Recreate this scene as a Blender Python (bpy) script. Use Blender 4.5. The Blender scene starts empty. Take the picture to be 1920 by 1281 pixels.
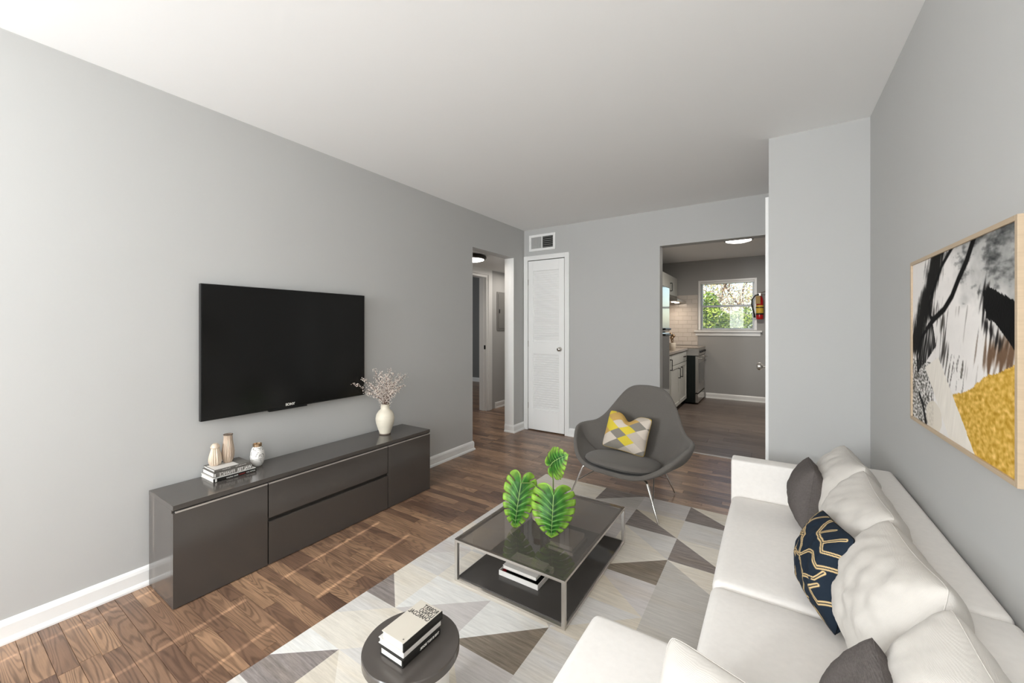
import bpy, bmesh, math, random
from mathutils import Vector, Matrix, noise as mnoise, geometry as mgeo

random.seed(7)
D = bpy.data
SC = bpy.context.scene
COL = SC.collection

# ------------------------------------------------------------------ camera
cam_d = D.cameras.new('camera')
cam = D.objects.new('camera', cam_d)
COL.objects.link(cam)
YAW = math.atan(486 / 745)
cam.location = (0, 0, 1.256)
cam.rotation_euler = (math.pi / 2, 0, YAW)
cam_d.sensor_fit = 'HORIZONTAL'
cam_d.sensor_width = 36
cam_d.lens = 36 * 745 / 1920
cam_d.shift_y = -27.5 / 1920
cam_d.clip_start = 0.02
SC.camera = cam

# ------------------------------------------------------------------ world, sun, window light, exposure
SC.view_settings.view_transform = 'Standard'
SC.view_settings.look = 'None'
SC.view_settings.gamma = 1
SC.view_settings.use_curve_mapping = False
SC.view_settings.exposure = 0.0
SC.cycles.max_bounces = 10
SC.cycles.diffuse_bounces = 6
SC.cycles.glossy_bounces = 5
SC.cycles.transmission_bounces = 8
SC.cycles.transparent_max_bounces = 12
SC.cycles.use_denoising = True
SC.cycles.sample_clamp_indirect = 6

world = D.worlds.new('world')
SC.world = world
world.use_nodes = True
wn = world.node_tree.nodes
wl = world.node_tree.links
bg = wn['Background']
sky = wn.new('ShaderNodeTexSky')
sky.sky_type = 'NISHITA'
sky.sun_disc = False
sky.sun_elevation = math.radians(36)
sky.sun_rotation = math.radians(186)
wl.new(sky.outputs[0], bg.inputs[0])
bg.inputs[1].default_value = 0.32


def look_dir(d):
    return Vector(d).normalized().to_track_quat('-Z', 'Y').to_euler()


def light(name, kind, loc, energy, color=(1, 1, 1), rot=(0, 0, 0), **kw):
    ld = D.lights.new(name, kind)
    ld.energy = energy
    ld.color = color
    for k, v in kw.items():
        setattr(ld, k, v)
    o = D.objects.new(name, ld)
    o.location = loc
    o.rotation_euler = rot
    COL.objects.link(o)
    return o


light('sun', 'SUN', (0, -6, 6), 7.5, (1, .94, .86), look_dir((-.105, 1, -.4825)), angle=math.radians(.2))
DAY = (.93, .97, 1)
# daylight entering by the two front windows behind the camera
light('window_daylight_left', 'AREA', (-1.9, -2.42, 1.5), 94, DAY, look_dir((0, 1, 0)), shape='RECTANGLE', size=.48, size_y=1.1)
light('window_daylight_right', 'AREA', (-1.15, -2.42, 1.5), 34, DAY, look_dir((0, 1, 0)), shape='RECTANGLE', size=.48, size_y=1.1)
light('rear_right_fill', 'AREA', (-.15, -2.42, 1.15), 8, DAY, look_dir((0, 1, 0)), shape='RECTANGLE', size=1.1, size_y=2.0)  # added soft fill; the rear wall has no door here
# fills added behind the camera: overhead disk, left-wall brightener, stand-in for bounced flash
light('overhead_fill', 'AREA', (-1.0, -1.0, 2.36), 5, (.98, .99, 1), (0, 0, 0), shape='DISK', size=.5)  # added to lift floor and furniture, not a known fitting
light('left_wall_fill', 'POINT', (-2.05, -.75, 1.85), 9, (.97, .985, 1), shadow_soft_size=.12)  # added to whiten the upper left wall and ceiling
light('bounce_fill', 'POINT', (-.12, -.75, 1.5), 34, (.97, .985, 1), shadow_soft_size=.3)  # added fill in the manner of bounced flash, evens out the room

# ------------------------------------------------------------------ materials
MATS = {}


def lin(c):
    return tuple(((x / 255) / 12.92 if x / 255 <= .04045 else ((x / 255 + .055) / 1.055) ** 2.4) for x in c)


def rgb(*c):
    return (*lin(c), 1)


def mat(name, color, rough=.5, metal=0, spec=.5, bump=None, vary=None, coat=0, trans=0, emit=None, sheen=0, attr=None, ior=1.45):
    m = D.materials.new(name)
    m.use_nodes = True
    nt = m.node_tree
    b = nt.nodes['Principled BSDF']
    b.inputs['Base Color'].default_value = color
    b.inputs['Roughness'].default_value = rough
    b.inputs['Metallic'].default_value = metal
    b.inputs['Specular IOR Level'].default_value = spec
    b.inputs['Coat Weight'].default_value = coat
    b.inputs['Transmission Weight'].default_value = trans
    b.inputs['Sheen Weight'].default_value = sheen
    b.inputs['IOR'].default_value = ior
    if emit:
        b.inputs['Emission Color'].default_value = emit[0]
        b.inputs['Emission Strength'].default_value = emit[1]
    tc = nt.nodes.new('ShaderNodeTexCoord')
    if attr:
        a = nt.nodes.new('ShaderNodeAttribute')
        a.attribute_name = attr
        nt.links.new(a.outputs['Color'], b.inputs['Base Color'])
    if vary:  # (scale vec, noise scale, amount)
        mp = nt.nodes.new('ShaderNodeMapping')
        mp.inputs['Scale'].default_value = vary[0]
        nt.links.new(tc.outputs['Object'], mp.inputs[0])
        n = nt.nodes.new('ShaderNodeTexNoise')
        n.inputs['Scale'].default_value = vary[1]
        n.inputs['Detail'].default_value = 5
        nt.links.new(mp.outputs[0], n.inputs['Vector'])
        mr = nt.nodes.new('ShaderNodeMapRange')
        mr.inputs['From Min'].default_value = .3
        mr.inputs['From Max'].default_value = .7
        mr.inputs['To Min'].default_value = 1 - vary[2]
        mr.inputs['To Max'].default_value = 1 + vary[2]
        nt.links.new(n.outputs['Fac'], mr.inputs['Value'])
        vm = nt.nodes.new('ShaderNodeVectorMath')
        vm.operation = 'SCALE'
        if attr:
            nt.links.new(a.outputs['Color'], vm.inputs[0])
        else:
            vm.inputs[0].default_value = color[:3]
        nt.links.new(mr.outputs[0], vm.inputs['Scale'])
        nt.links.new(vm.outputs[0], b.inputs['Base Color'])
    if bump:  # (scale, strength, distance)
        n = nt.nodes.new('ShaderNodeTexNoise')
        n.inputs['Scale'].default_value = bump[0]
        n.inputs['Detail'].default_value = 6
        nt.links.new(tc.outputs['Object'], n.inputs['Vector'])
        bp = nt.nodes.new('ShaderNodeBump')
        bp.inputs['Strength'].default_value = bump[1]
        bp.inputs['Distance'].default_value = bump[2]
        nt.links.new(n.outputs['Fac'], bp.inputs['Height'])
        nt.links.new(bp.outputs[0], b.inputs['Normal'])
    MATS[name] = m
    return m


def weave(m, scale, strength, dist=.0008):
    """woven cloth relief: two crossed wave textures"""
    nt = m.node_tree
    b = nt.nodes['Principled BSDF']
    tc = nt.nodes.new('ShaderNodeTexCoord')
    outs = []
    for ax in ('X', 'Y', 'Z'):
        w = nt.nodes.new('ShaderNodeTexWave')
        w.wave_type = 'BANDS'
        w.bands_direction = ax
        w.inputs['Scale'].default_value = scale
        w.inputs['Distortion'].default_value = 1.2
        w.inputs['Detail'].default_value = 1
        nt.links.new(tc.outputs['Object'], w.inputs['Vector'])
        outs.append(w.outputs['Fac'])
    a = nt.nodes.new('ShaderNodeMath'); a.operation = 'MULTIPLY'
    c = nt.nodes.new('ShaderNodeMath'); c.operation = 'ADD'
    nt.links.new(outs[0], a.inputs[0]); nt.links.new(outs[1], a.inputs[1])
    nt.links.new(a.outputs[0], c.inputs[0]); nt.links.new(outs[2], c.inputs[1])
    bp = nt.nodes.new('ShaderNodeBump')
    bp.inputs['Strength'].default_value = strength
    bp.inputs['Distance'].default_value = dist
    nt.links.new(c.outputs[0], bp.inputs['Height'])
    nt.links.new(bp.outputs[0], b.inputs['Normal'])


WALL = mat('wall_paint', rgb(190, 190, 188), .65, spec=.25, bump=(60, .12, .002), vary=((1, 1, 1), 1.2, .012))
CEIL = mat('ceiling_paint', rgb(243, 243, 242), .9, spec=.1, bump=(90, .1, .002))
TRIM = mat('white_gloss_trim', rgb(244, 244, 242), .3, bump=(14, .05, .003))
TRIMD = mat('door_paint', rgb(250, 250, 248), .35)
KWALL = mat('kitchen_wall_paint', rgb(170, 169, 167), .7, spec=.2, bump=(60, .12, .002))
DARKIN = mat('dark_void', rgb(28, 27, 26), .9)
BLACK = mat('black_plastic', rgb(16, 16, 16), .35)
STEEL = mat('brushed_steel', rgb(196, 192, 186), .28, metal=1, vary=((1, 1, 30), 6, .04))
FRIDGE = mat('stainless_front', rgb(150, 150, 150), .09, metal=1)
CHROME = mat('chrome', rgb(225, 222, 218), .1, metal=1)
NICKEL = mat('satin_nickel_frame', rgb(208, 203, 197), .3, metal=.85)
BRASS = mat('brushed_brass', rgb(186, 160, 130), .28, metal=1)
TAUPE = mat('taupe_lacquer', rgb(78, 73, 69), .16, spec=.6)
TAUPED = mat('taupe_groove', rgb(40, 38, 35), .4)
ALU = mat('aluminium_strip', rgb(200, 194, 188), .35, metal=.6)
SCREEN = mat('tv_screen', rgb(20, 20, 19), .16, spec=.35)
SOFAM = mat('cream_sofa_cloth', rgb(240, 236, 231), .9, spec=.15, sheen=.1, vary=((1, 1, 1), 60, .02))
weave(SOFAM, 260, .25)
CUSHM = mat('cream_cushion_cloth', rgb(206, 201, 194), .9, spec=.15, sheen=.1, vary=((1, 1, 1), 40, .02))
weave(CUSHM, 200, .3)
GREYC = mat('charcoal_cushion_cloth', rgb(106, 100, 97), .92, spec=.15, vary=((1, 1, 6), 120, .2))
weave(GREYC, 240, .6, .0012)
CHAIRM = mat('grey_felt', rgb(106, 102, 97), .92, spec=.15, sheen=.15, vary=((1, 1, 1), 150, .04))
weave(CHAIRM, 300, .25)
NAVYM = mat('navy_print_cloth', rgb(30, 40, 50), .85, spec=.2, attr='paint')
PAINTM = mat('canvas_paint', (1, 1, 1, 1), .75, spec=.15, attr='paint', bump=(120, .25, .002))
WOODF = mat('light_wood_frame', rgb(184, 164, 138), .5, vary=((1, 1, 20), 8, .05))
PAGES = mat('book_pages', rgb(214, 210, 203), .8, vary=((1, 1, 200), 10, .05))
COVERW = mat('cream_book_cover', rgb(206, 199, 186), .5)
COVERB = mat('black_book_cover', rgb(30, 29, 27), .4)
COVERG = mat('grey_book_cover', rgb(104, 100, 95), .45)
COVERW2 = mat('white_book_cover', rgb(214, 211, 206), .5)
INK = mat('black_ink', rgb(14, 12, 11), .6)
INKW = mat('white_ink', rgb(226, 224, 218), .6)
INKR = mat('red_ink', rgb(150, 52, 48), .6)
REDM = mat('red_card', rgb(150, 14, 30), .5)
CERAM = mat('cream_ceramic', rgb(226, 218, 200), .45, vary=((1, 1, 5), 9, .06), bump=(30, .15, .002))
STONEG = mat('glazed_brown_rim', rgb(112, 98, 86), .5)
CREAMD = mat('cream_jar', rgb(222, 210, 192), .6)
BLOSS = mat('dried_blossom', rgb(240, 228, 218), .9)
TWIG = mat('twig_brown', rgb(112, 88, 74), .8)
RUBBER = mat('black_hose', rgb(20, 20, 20), .5)
REDEXT = mat('extinguisher_red', rgb(178, 22, 26), .2)
LABELY = mat('label_yellow', rgb(214, 176, 60), .5)
TAGM = mat('tag_tan', rgb(170, 140, 90), .7)
COUNTER = mat('speckled_countertop', rgb(158, 148, 138), .18, vary=((1, 1, 1), 90, .35))
CABM = mat('cabinet_white_paint', rgb(208, 208, 202), .35)
TILEM = mat('cream_glazed_tile', rgb(214, 206, 198), .08)
GROUT = mat('tile_grout', rgb(196, 188, 180), .8)
RANGEB = mat('range_side_black', rgb(12, 22, 20), .3)
OVENG = mat('oven_glass', rgb(120, 120, 118), .1, metal=.6)
SLAT = mat('blind_slat', rgb(226, 228, 232), .5)
LAMP = mat('lamp_diffuser', rgb(255, 252, 246), .5, emit=((1, .95, .88, 1), 9))
BULB = mat('hood_bulb', rgb(255, 240, 220), .5, emit=((1, .86, .68, 1), 12))
BRONZE = mat('dark_bronze', rgb(52, 46, 40), .35, metal=.7)
GRASS = mat('lawn', rgb(96, 112, 50), .9, vary=((1, 1, 1), 3, .3))
BARK = mat('bark', rgb(120, 98, 82), .9)
PANELG = mat('grey_panel_door', rgb(138, 137, 134), .4)
BLINDM = mat('roller_blind_cloth', rgb(232, 230, 224), .8)
STEMM = mat('leaf_stem', rgb(98, 120, 58), .5)
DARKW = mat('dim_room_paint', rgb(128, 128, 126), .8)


def leafmat(name, sub):
    m = mat(name, (0, 0, 0, 1), .42, spec=.4, attr='paint')
    if sub:
        nt = m.node_tree
        b = nt.nodes['Principled BSDF']
        out = nt.nodes['Material Output']
        tr = nt.nodes.new('ShaderNodeBsdfTranslucent')
        a = [n for n in nt.nodes if n.type == 'ATTRIBUTE'][0]
        nt.links.new(a.outputs['Color'], tr.inputs['Color'])
        mx = nt.nodes.new('ShaderNodeMixShader')
        mx.inputs[0].default_value = sub
        nt.links.new(b.outputs[0], mx.inputs[1])
        nt.links.new(tr.outputs[0], mx.inputs[2])
        nt.links.new(mx.outputs[0], out.inputs['Surface'])
    return m


LEAFM = leafmat('monstera_leaf', .25)
FOLI = leafmat('garden_foliage', .35)


def glassy(name, tint, gloss_rough=.02, clear=.5, body=(0, 0, 0, 1), ior=1.5):
    """tinted sheet: transparent tint mixed with a body colour, mirror layer by fresnel"""
    m = D.materials.new(name)
    m.use_nodes = True
    nt = m.node_tree
    nt.nodes.clear()
    out = nt.nodes.new('ShaderNodeOutputMaterial')
    tr = nt.nodes.new('ShaderNodeBsdfTransparent'); tr.inputs[0].default_value = tint
    df = nt.nodes.new('ShaderNodeBsdfDiffuse'); df.inputs[0].default_value = body
    m1 = nt.nodes.new('ShaderNodeMixShader'); m1.inputs[0].default_value = clear
    nt.links.new(df.outputs[0], m1.inputs[1]); nt.links.new(tr.outputs[0], m1.inputs[2])
    gl = nt.nodes.new('ShaderNodeBsdfGlossy'); gl.inputs['Roughness'].default_value = gloss_rough
    fr = nt.nodes.new('ShaderNodeFresnel'); fr.inputs[0].default_value = ior
    m2 = nt.nodes.new('ShaderNodeMixShader')
    ge = nt.nodes.new('ShaderNodeNewGeometry')
    inv = nt.nodes.new('ShaderNodeMath'); inv.operation = 'SUBTRACT'; inv.inputs[0].default_value = 1
    nt.links.new(ge.outputs['Backfacing'], inv.inputs[1])
    ml = nt.nodes.new('ShaderNodeMath'); ml.operation = 'MULTIPLY'
    nt.links.new(fr.outputs[0], ml.inputs[0]); nt.links.new(inv.outputs[0], ml.inputs[1])
    nt.links.new(ml.outputs[0], m2.inputs[0])
    nt.links.new(m1.outputs[0], m2.inputs[1]); nt.links.new(gl.outputs[0], m2.inputs[2])
    nt.links.new(m2.outputs[0], out.inputs[0])
    MATS[name] = m
    return m


TINTG = glassy('smoked_glass', (.55, .52, .495, 1), .02, .88, rgb(168, 160, 151), 1.45)
TINTD = glassy('dark_smoked_glass', (.10, .10, .10, 1), .05, .2, rgb(80, 77, 74), 1.4)
PANE = glassy('window_glass', (.96, .97, .97, 1), .01, 1.0)
CLEARG = glassy('clear_vase_glass', (.86, .87, .86, 1), .02, .92, (.6, .6, .58, 1), 1.5)


def floor_mat(name, dark, light_, dark2, rough, line_scale, contrast, desat=None):
    m = D.materials.new(name)
    m.use_nodes = True
    nt = m.node_tree
    N, L = nt.nodes, nt.links
    b = N['Principled BSDF']
    tc = N.new('ShaderNodeTexCoord')
    at = N.new('ShaderNodeAttribute'); at.attribute_name = 'tint'
    sep = N.new('ShaderNodeSeparateColor')
    L.new(at.outputs['Color'], sep.inputs[0])
    off = N.new('ShaderNodeVectorMath'); off.operation = 'SCALE'; off.inputs['Scale'].default_value = 41
    L.new(at.outputs['Color'], off.inputs[0])
    add = N.new('ShaderNodeVectorMath'); add.operation = 'ADD'
    L.new(tc.outputs['Object'], add.inputs[0]); L.new(off.outputs[0], add.inputs[1])
    mp = N.new('ShaderNodeMapping'); mp.inputs['Scale'].default_value = (1.25, 12, 1)
    L.new(add.outputs[0], mp.inputs[0])
    n1 = N.new('ShaderNodeTexNoise'); n1.inputs['Scale'].default_value = 1.0; n1.inputs['Detail'].default_value = 1.5; n1.inputs['Distortion'].default_value = .25
    L.new(mp.outputs[0], n1.inputs['Vector'])
    mul = N.new('ShaderNodeMath'); mul.operation = 'MULTIPLY'; mul.inputs[1].default_value = line_scale
    L.new(n1.outputs['Fac'], mul.inputs[0])
    sn = N.new('ShaderNodeMath'); sn.operation = 'SINE'
    L.new(mul.outputs[0], sn.inputs[0])
    ring = N.new('ShaderNodeMapRange'); ring.inputs['From Min'].default_value = -.2; ring.inputs['From Max'].default_value = 1; ring.inputs['To Min'].default_value = 0; ring.inputs['To Max'].default_value = 1
    L.new(sn.outputs[0], ring.inputs['Value'])
    # fine fibre
    mp2 = N.new('ShaderNodeMapping'); mp2.inputs['Scale'].default_value = (12, 260, 1)
    L.new(add.outputs[0], mp2.inputs[0])
    n2 = N.new('ShaderNodeTexNoise'); n2.inputs['Scale'].default_value = 1; n2.inputs['Detail'].default_value = 3
    L.new(mp2.outputs[0], n2.inputs['Vector'])
    # blotches
    mp3 = N.new('ShaderNodeMapping'); mp3.inputs['Scale'].default_value = (3, 9, 1)
    L.new(add.outputs[0], mp3.inputs[0])
    n3 = N.new('ShaderNodeTexNoise'); n3.inputs['Scale'].default_value = 1.3; n3.inputs['Detail'].default_value = 4
    L.new(mp3.outputs[0], n3.inputs['Vector'])
    f = N.new('ShaderNodeMath'); f.operation = 'MULTIPLY'; f.inputs[1].default_value = contrast
    L.new(ring.outputs[0], f.inputs[0])
    f2 = N.new('ShaderNodeMath'); f2.operation = 'MULTIPLY_ADD'; f2.inputs[1].default_value = .5; L.new(n2.outputs['Fac'], f2.inputs[0]); L.new(f.outputs[0], f2.inputs[2])
    f3 = N.new('ShaderNodeMath'); f3.operation = 'MULTIPLY_ADD'; f3.inputs[1].default_value = .9; L.new(n3.outputs['Fac'], f3.inputs[0]); L.new(f2.outputs[0], f3.inputs[2])
    fac = N.new('ShaderNodeMapRange'); fac.inputs['From Min'].default_value = .45; fac.inputs['From Max'].default_value = 1.5
    L.new(f3.outputs[0], fac.inputs['Value'])
    base = N.new('ShaderNodeMix'); base.data_type = 'RGBA'
    base.inputs[6].default_value = light_; base.inputs[7].default_value = dark2
    L.new(sep.outputs[0], base.inputs[0])
    col = N.new('ShaderNodeMix'); col.data_type = 'RGBA'
    col.inputs[7].default_value = dark
    L.new(base.outputs[2], col.inputs[6])
    L.new(fac.outputs[0], col.inputs[0])
    L.new(col.outputs[2], b.inputs['Base Color'])
    b.inputs['Roughness'].default_value = rough
    b.inputs['Specular IOR Level'].default_value = .5
    bp = N.new('ShaderNodeBump'); bp.inputs['Strength'].default_value = .12; bp.inputs['Distance'].default_value = .001
    L.new(f2.outputs[0], bp.inputs['Height']); L.new(bp.outputs[0], b.inputs['Normal'])
    return m


OAK = floor_mat('walnut_stained_oak', rgb(64, 47, 38), rgb(188, 150, 118), rgb(112, 86, 72), .28, 140, .38)
VINYL = floor_mat('grey_vinyl_plank', rgb(74, 64, 59), rgb(132, 118, 108), rgb(104, 92, 86), .35, 30, .3)
UNDER = mat('subfloor', rgb(34, 24, 19), .8)

# rug material: per-face colour, streaky woven wear
RUGM = D.materials.new('rug_pile')
RUGM.use_nodes = True
nt = RUGM.node_tree
b_ = nt.nodes['Principled BSDF']
b_.inputs['Roughness'].default_value = .95
b_.inputs['Specular IOR Level'].default_value = .1
a_ = nt.nodes.new('ShaderNodeAttribute'); a_.attribute_name = 'paint'
tc_ = nt.nodes.new('ShaderNodeTexCoord')
mp_ = nt.nodes.new('ShaderNodeMapping'); mp_.inputs['Scale'].default_value = (7, 90, 1)
nt.links.new(tc_.outputs['Object'], mp_.inputs[0])
n_ = nt.nodes.new('ShaderNodeTexNoise'); n_.inputs['Scale'].default_value = 1; n_.inputs['Detail'].default_value = 6; n_.inputs['Roughness'].default_value = .7
nt.links.new(mp_.outputs[0], n_.inputs['Vector'])
amt = nt.nodes.new('ShaderNodeMath'); amt.operation = 'SUBTRACT'; amt.inputs[1].default_value = .5
nt.links.new(n_.outputs['Fac'], amt.inputs[0])
am2 = nt.nodes.new('ShaderNodeMath'); am2.operation = 'MULTIPLY'
nt.links.new(amt.outputs[0], am2.inputs[0]); nt.links.new(a_.outputs['Alpha'], am2.inputs[1])
am3 = nt.nodes.new('ShaderNodeMath'); am3.operation = 'ADD'; am3.inputs[1].default_value = 1
nt.links.new(am2.outputs[0], am3.inputs[0])
vm_ = nt.nodes.new('ShaderNodeVectorMath'); vm_.operation = 'SCALE'
nt.links.new(a_.outputs['Color'], vm_.inputs[0]); nt.links.new(am3.outputs[0], vm_.inputs['Scale'])
# warm beige drift bands
mp5 = nt.nodes.new('ShaderNodeMapping'); mp5.inputs['Scale'].default_value = (1.5, 7, 1)
nt.links.new(tc_.outputs['Object'], mp5.inputs[0])
n5 = nt.nodes.new('ShaderNodeTexNoise'); n5.inputs['Scale'].default_value = 1.4; n5.inputs['Detail'].default_value = 3
nt.links.new(mp5.outputs[0], n5.inputs['Vector'])
r5 = nt.nodes.new('ShaderNodeMapRange'); r5.inputs['From Min'].default_value = .5; r5.inputs['From Max'].default_value = .72; r5.inputs['To Max'].default_value = .5
nt.links.new(n5.outputs['Fac'], r5.inputs['Value'])
mx5 = nt.nodes.new('ShaderNodeMix'); mx5.data_type = 'RGBA'; mx5.blend_type = 'MULTIPLY'
mx5.inputs[7].default_value = (.93, .86, .74, 1)
nt.links.new(r5.outputs[0], mx5.inputs[0]); nt.links.new(vm_.outputs[0], mx5.inputs[6])
nt.links.new(mx5.outputs[2], b_.inputs['Base Color'])
bp_ = nt.nodes.new('ShaderNodeBump'); bp_.inputs['Strength'].default_value = .4; bp_.inputs['Distance'].default_value = .002
nt.links.new(n_.outputs['Fac'], bp_.inputs['Height']); nt.links.new(bp_.outputs[0], b_.inputs['Normal'])

# harlequin pillow
HARL = D.materials.new('harlequin_print')
HARL.use_nodes = True
nt = HARL.node_tree
b_ = nt.nodes['Principled BSDF']; b_.inputs['Roughness'].default_value = .85
uv = nt.nodes.new('ShaderNodeUVMap')
sp = nt.nodes.new('ShaderNodeSeparateXYZ'); nt.links.new(uv.outputs[0], sp.inputs[0])


def mth(nt, op, a, b=None, c=None):
    n = nt.nodes.new('ShaderNodeMath'); n.operation = op
    for i, v in enumerate((a, b, c)):
        if v is None: continue
        if isinstance(v, (int, float)): n.inputs[i].default_value = v
        else: nt.links.new(v, n.inputs[i])
    return n.outputs[0]


U_ = mth(nt, 'MULTIPLY', sp.outputs[0], 2.6)
V_ = mth(nt, 'MULTIPLY', sp.outputs[1], 3.6)
P_ = mth(nt, 'ADD', U_, V_); Q_ = mth(nt, 'SUBTRACT', U_, V_)
fp, fq = mth(nt, 'FLOOR', P_), mth(nt, 'FLOOR', Q_)
cb = nt.nodes.new('ShaderNodeCombineXYZ'); nt.links.new(fp, cb.inputs[0]); nt.links.new(fq, cb.inputs[1])
wn_ = nt.nodes.new('ShaderNodeTexWhiteNoise'); wn_.noise_dimensions = '2D'; nt.links.new(cb.outputs[0], wn_.inputs['Vector'])
cr = nt.nodes.new('ShaderNodeValToRGB'); cr.color_ramp.interpolation = 'CONSTANT'
els = cr.color_ramp.elements
cols = [(0, (226, 204, 66)), (.2, (206, 168, 96)), (.4, (218, 206, 192)), (.62, (198, 186, 172)), (.8, (140, 134, 124))]
els[0].position = 0; els[0].color = rgb(*cols[0][1])
els[1].position = cols[1][0]; els[1].color = rgb(*cols[1][1])
for p, c_ in cols[2:]:
    e = els.new(p); e.color = rgb(*c_)
nt.links.new(wn_.outputs['Value'], cr.inputs[0])
# line hatching inside each lozenge
st = mth(nt, 'SINE', mth(nt, 'MULTIPLY', mth(nt, 'MAXIMUM', mth(nt, 'ABSOLUTE', mth(nt, 'SUBTRACT', mth(nt, 'FRACT', P_), .5)), mth(nt, 'ABSOLUTE', mth(nt, 'SUBTRACT', mth(nt, 'FRACT', Q_), .5))), 75))
hs = mth(nt, 'MULTIPLY_ADD', st, .10, .92)
vm_ = nt.nodes.new('ShaderNodeVectorMath'); vm_.operation = 'SCALE'
nt.links.new(cr.outputs[0], vm_.inputs[0]); nt.links.new(hs, vm_.inputs['Scale'])
nt.links.new(vm_.outputs[0], b_.inputs['Base Color'])

# marble vase
MARB = mat('veined_marble', rgb(232, 230, 226), .3)
nt = MARB.node_tree
tc_ = nt.nodes.new('ShaderNodeTexCoord')
n_ = nt.nodes.new('ShaderNodeTexNoise'); n_.inputs['Scale'].default_value = 16; n_.inputs['Detail'].default_value = 4; n_.inputs['Distortion'].default_value = 1.5
nt.links.new(tc_.outputs['Object'], n_.inputs['Vector'])
ab = mth(nt, 'ABSOLUTE', mth(nt, 'SUBTRACT', n_.outputs['Fac'], .5))
cr = nt.nodes.new('ShaderNodeValToRGB')
cr.color_ramp.elements[0].position = 0; cr.color_ramp.elements[0].color = rgb(128, 122, 116)
cr.color_ramp.elements[1].position = .03; cr.color_ramp.elements[1].color = rgb(234, 232, 228)
nt.links.new(ab, cr.inputs[0])
nt.links.new(cr.outputs[0], nt.nodes['Principled BSDF'].inputs['Base Color'])


# ------------------------------------------------------------------ builders
def world_of(o):
    m = o.matrix_basis.copy()
    if o.parent:
        m = world_of(o.parent) @ o.matrix_parent_inverse @ m
    return m


def adopt(o, parent):
    o.parent = parent
    o.matrix_parent_inverse = world_of(parent).inverted()


def put(name, me, m, parent=None, smooth=False):
    if m is not None and len(me.materials) == 0:
        me.materials.append(m)
    if smooth:
        me.polygons.foreach_set('use_smooth', [True] * len(me.polygons))
    o = D.objects.new(name, me)
    COL.objects.link(o)
    if parent:
        adopt(o, parent)
    return o


def tag(o, label=None, cat=None, group=None, kind=None):
    if label: o['label'] = label
    if cat: o['category'] = cat
    if group: o['group'] = group
    if kind: o['kind'] = kind
    return o


def thing(name, label, cat, loc, rz=0, group=None):
    o = D.objects.new(name, None)
    o.empty_display_size = .05
    COL.objects.link(o)
    o.location = loc
    o.rotation_euler = (0, 0, rz)
    return tag(o, label, cat, group)


class MB:
    def __init__(s):
        s.v, s.f = [], []

    def add(s, vs, fs):
        n = len(s.v)
        s.v += [tuple(v) for v in vs]
        s.f += [tuple(i + n for i in f) for f in fs]
        return s

    def box(s, x0, x1, y0, y1, z0, z1):
        return s.add([(x0, y0, z0), (x1, y0, z0), (x1, y1, z0), (x0, y1, z0), (x0, y0, z1), (x1, y0, z1), (x1, y1, z1), (x0, y1, z1)],
                     [(0, 3, 2, 1), (4, 5, 6, 7), (0, 1, 5, 4), (1, 2, 6, 5), (2, 3, 7, 6), (3, 0, 4, 7)])

    def tube(s, pts, r, n=10, cap=True):
        pts = [Vector(p) for p in pts]
        rs = r if isinstance(r, (list, tuple)) else [r] * len(pts)
        base = len(s.v)
        t0 = (pts[1] - pts[0]).normalized()
        up = Vector((0, 0, 1)) if abs(t0.z) < .9 else Vector((1, 0, 0))
        nrm = t0.cross(up).normalized()
        for i, p in enumerate(pts):
            if i == 0: t = pts[1] - pts[0]
            elif i == len(pts) - 1: t = pts[-1] - pts[-2]
            else: t = (pts[i + 1] - pts[i]).normalized() + (pts[i] - pts[i - 1]).normalized()
            t.normalize()
            nrm = (nrm - t * nrm.dot(t)).normalized()
            bn = t.cross(nrm)
            for k in range(n):
                a = 2 * math.pi * k / n
                s.v.append(tuple(p + (nrm * math.cos(a) + bn * math.sin(a)) * rs[i]))
        for i in range(len(pts) - 1):
            for k in range(n):
                a, b = base + i * n + k, base + i * n + (k + 1) % n
                s.f.append((a, b, b + n, a + n))
        if cap:
            s.f.append(tuple(base + k for k in reversed(range(n))))
            s.f.append(tuple(base + (len(pts) - 1) * n + k for k in range(n)))
        return s

    def lathe(s, prof, c=(0, 0, 0), n=32, flute=None, ax='Z'):
        base = len(s.v)
        for (r, z) in prof:
            for k in range(n):
                a = 2 * math.pi * k / n
                rr = r * (flute(a, z) if flute else 1)
                p = (rr * math.cos(a), rr * math.sin(a), z)
                if ax == 'Y': p = (p[0], p[2], p[1])
                if ax == 'X': p = (p[2], p[0], p[1])
                s.v.append((c[0] + p[0], c[1] + p[1], c[2] + p[2]))
        for i in range(len(prof) - 1):
            for k in range(n):
                a, b = base + i * n + k, base + i * n + (k + 1) % n
                s.f.append((a, b, b + n, a + n))
        s.f.append(tuple(base + k for k in reversed(range(n))))
        s.f.append(tuple(base + (len(prof) - 1) * n + k for k in range(n)))
        return s

    def mesh(s, name):
        me = D.meshes.new(name)
        me.from_pydata(s.v, [], s.f)
        me.update()
        return me

    def build(s, name, m, parent=None, smooth=False, bevel=0, seg=2):
        me = s.mesh(name)
        bm = bmesh.new(); bm.from_mesh(me)
        if bevel:
            bmesh.ops.bevel(bm, geom=[e for e in bm.edges if len(e.link_faces) == 2 and e.calc_face_angle(0) > .5], offset=bevel, segments=seg, affect='EDGES', profile=.6, clamp_overlap=True)
        bmesh.ops.recalc_face_normals(bm, faces=bm.faces)
        bm.to_mesh(me); bm.free()
        o = put(name, me, m, parent, False)
        if smooth:
            for p in me.polygons: p.use_smooth = True
            try:
                me.set_sharp_from_angle(angle=math.radians(38))
            except Exception:
                pass
        return o


def B(*a):
    return MB().box(*a)


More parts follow.
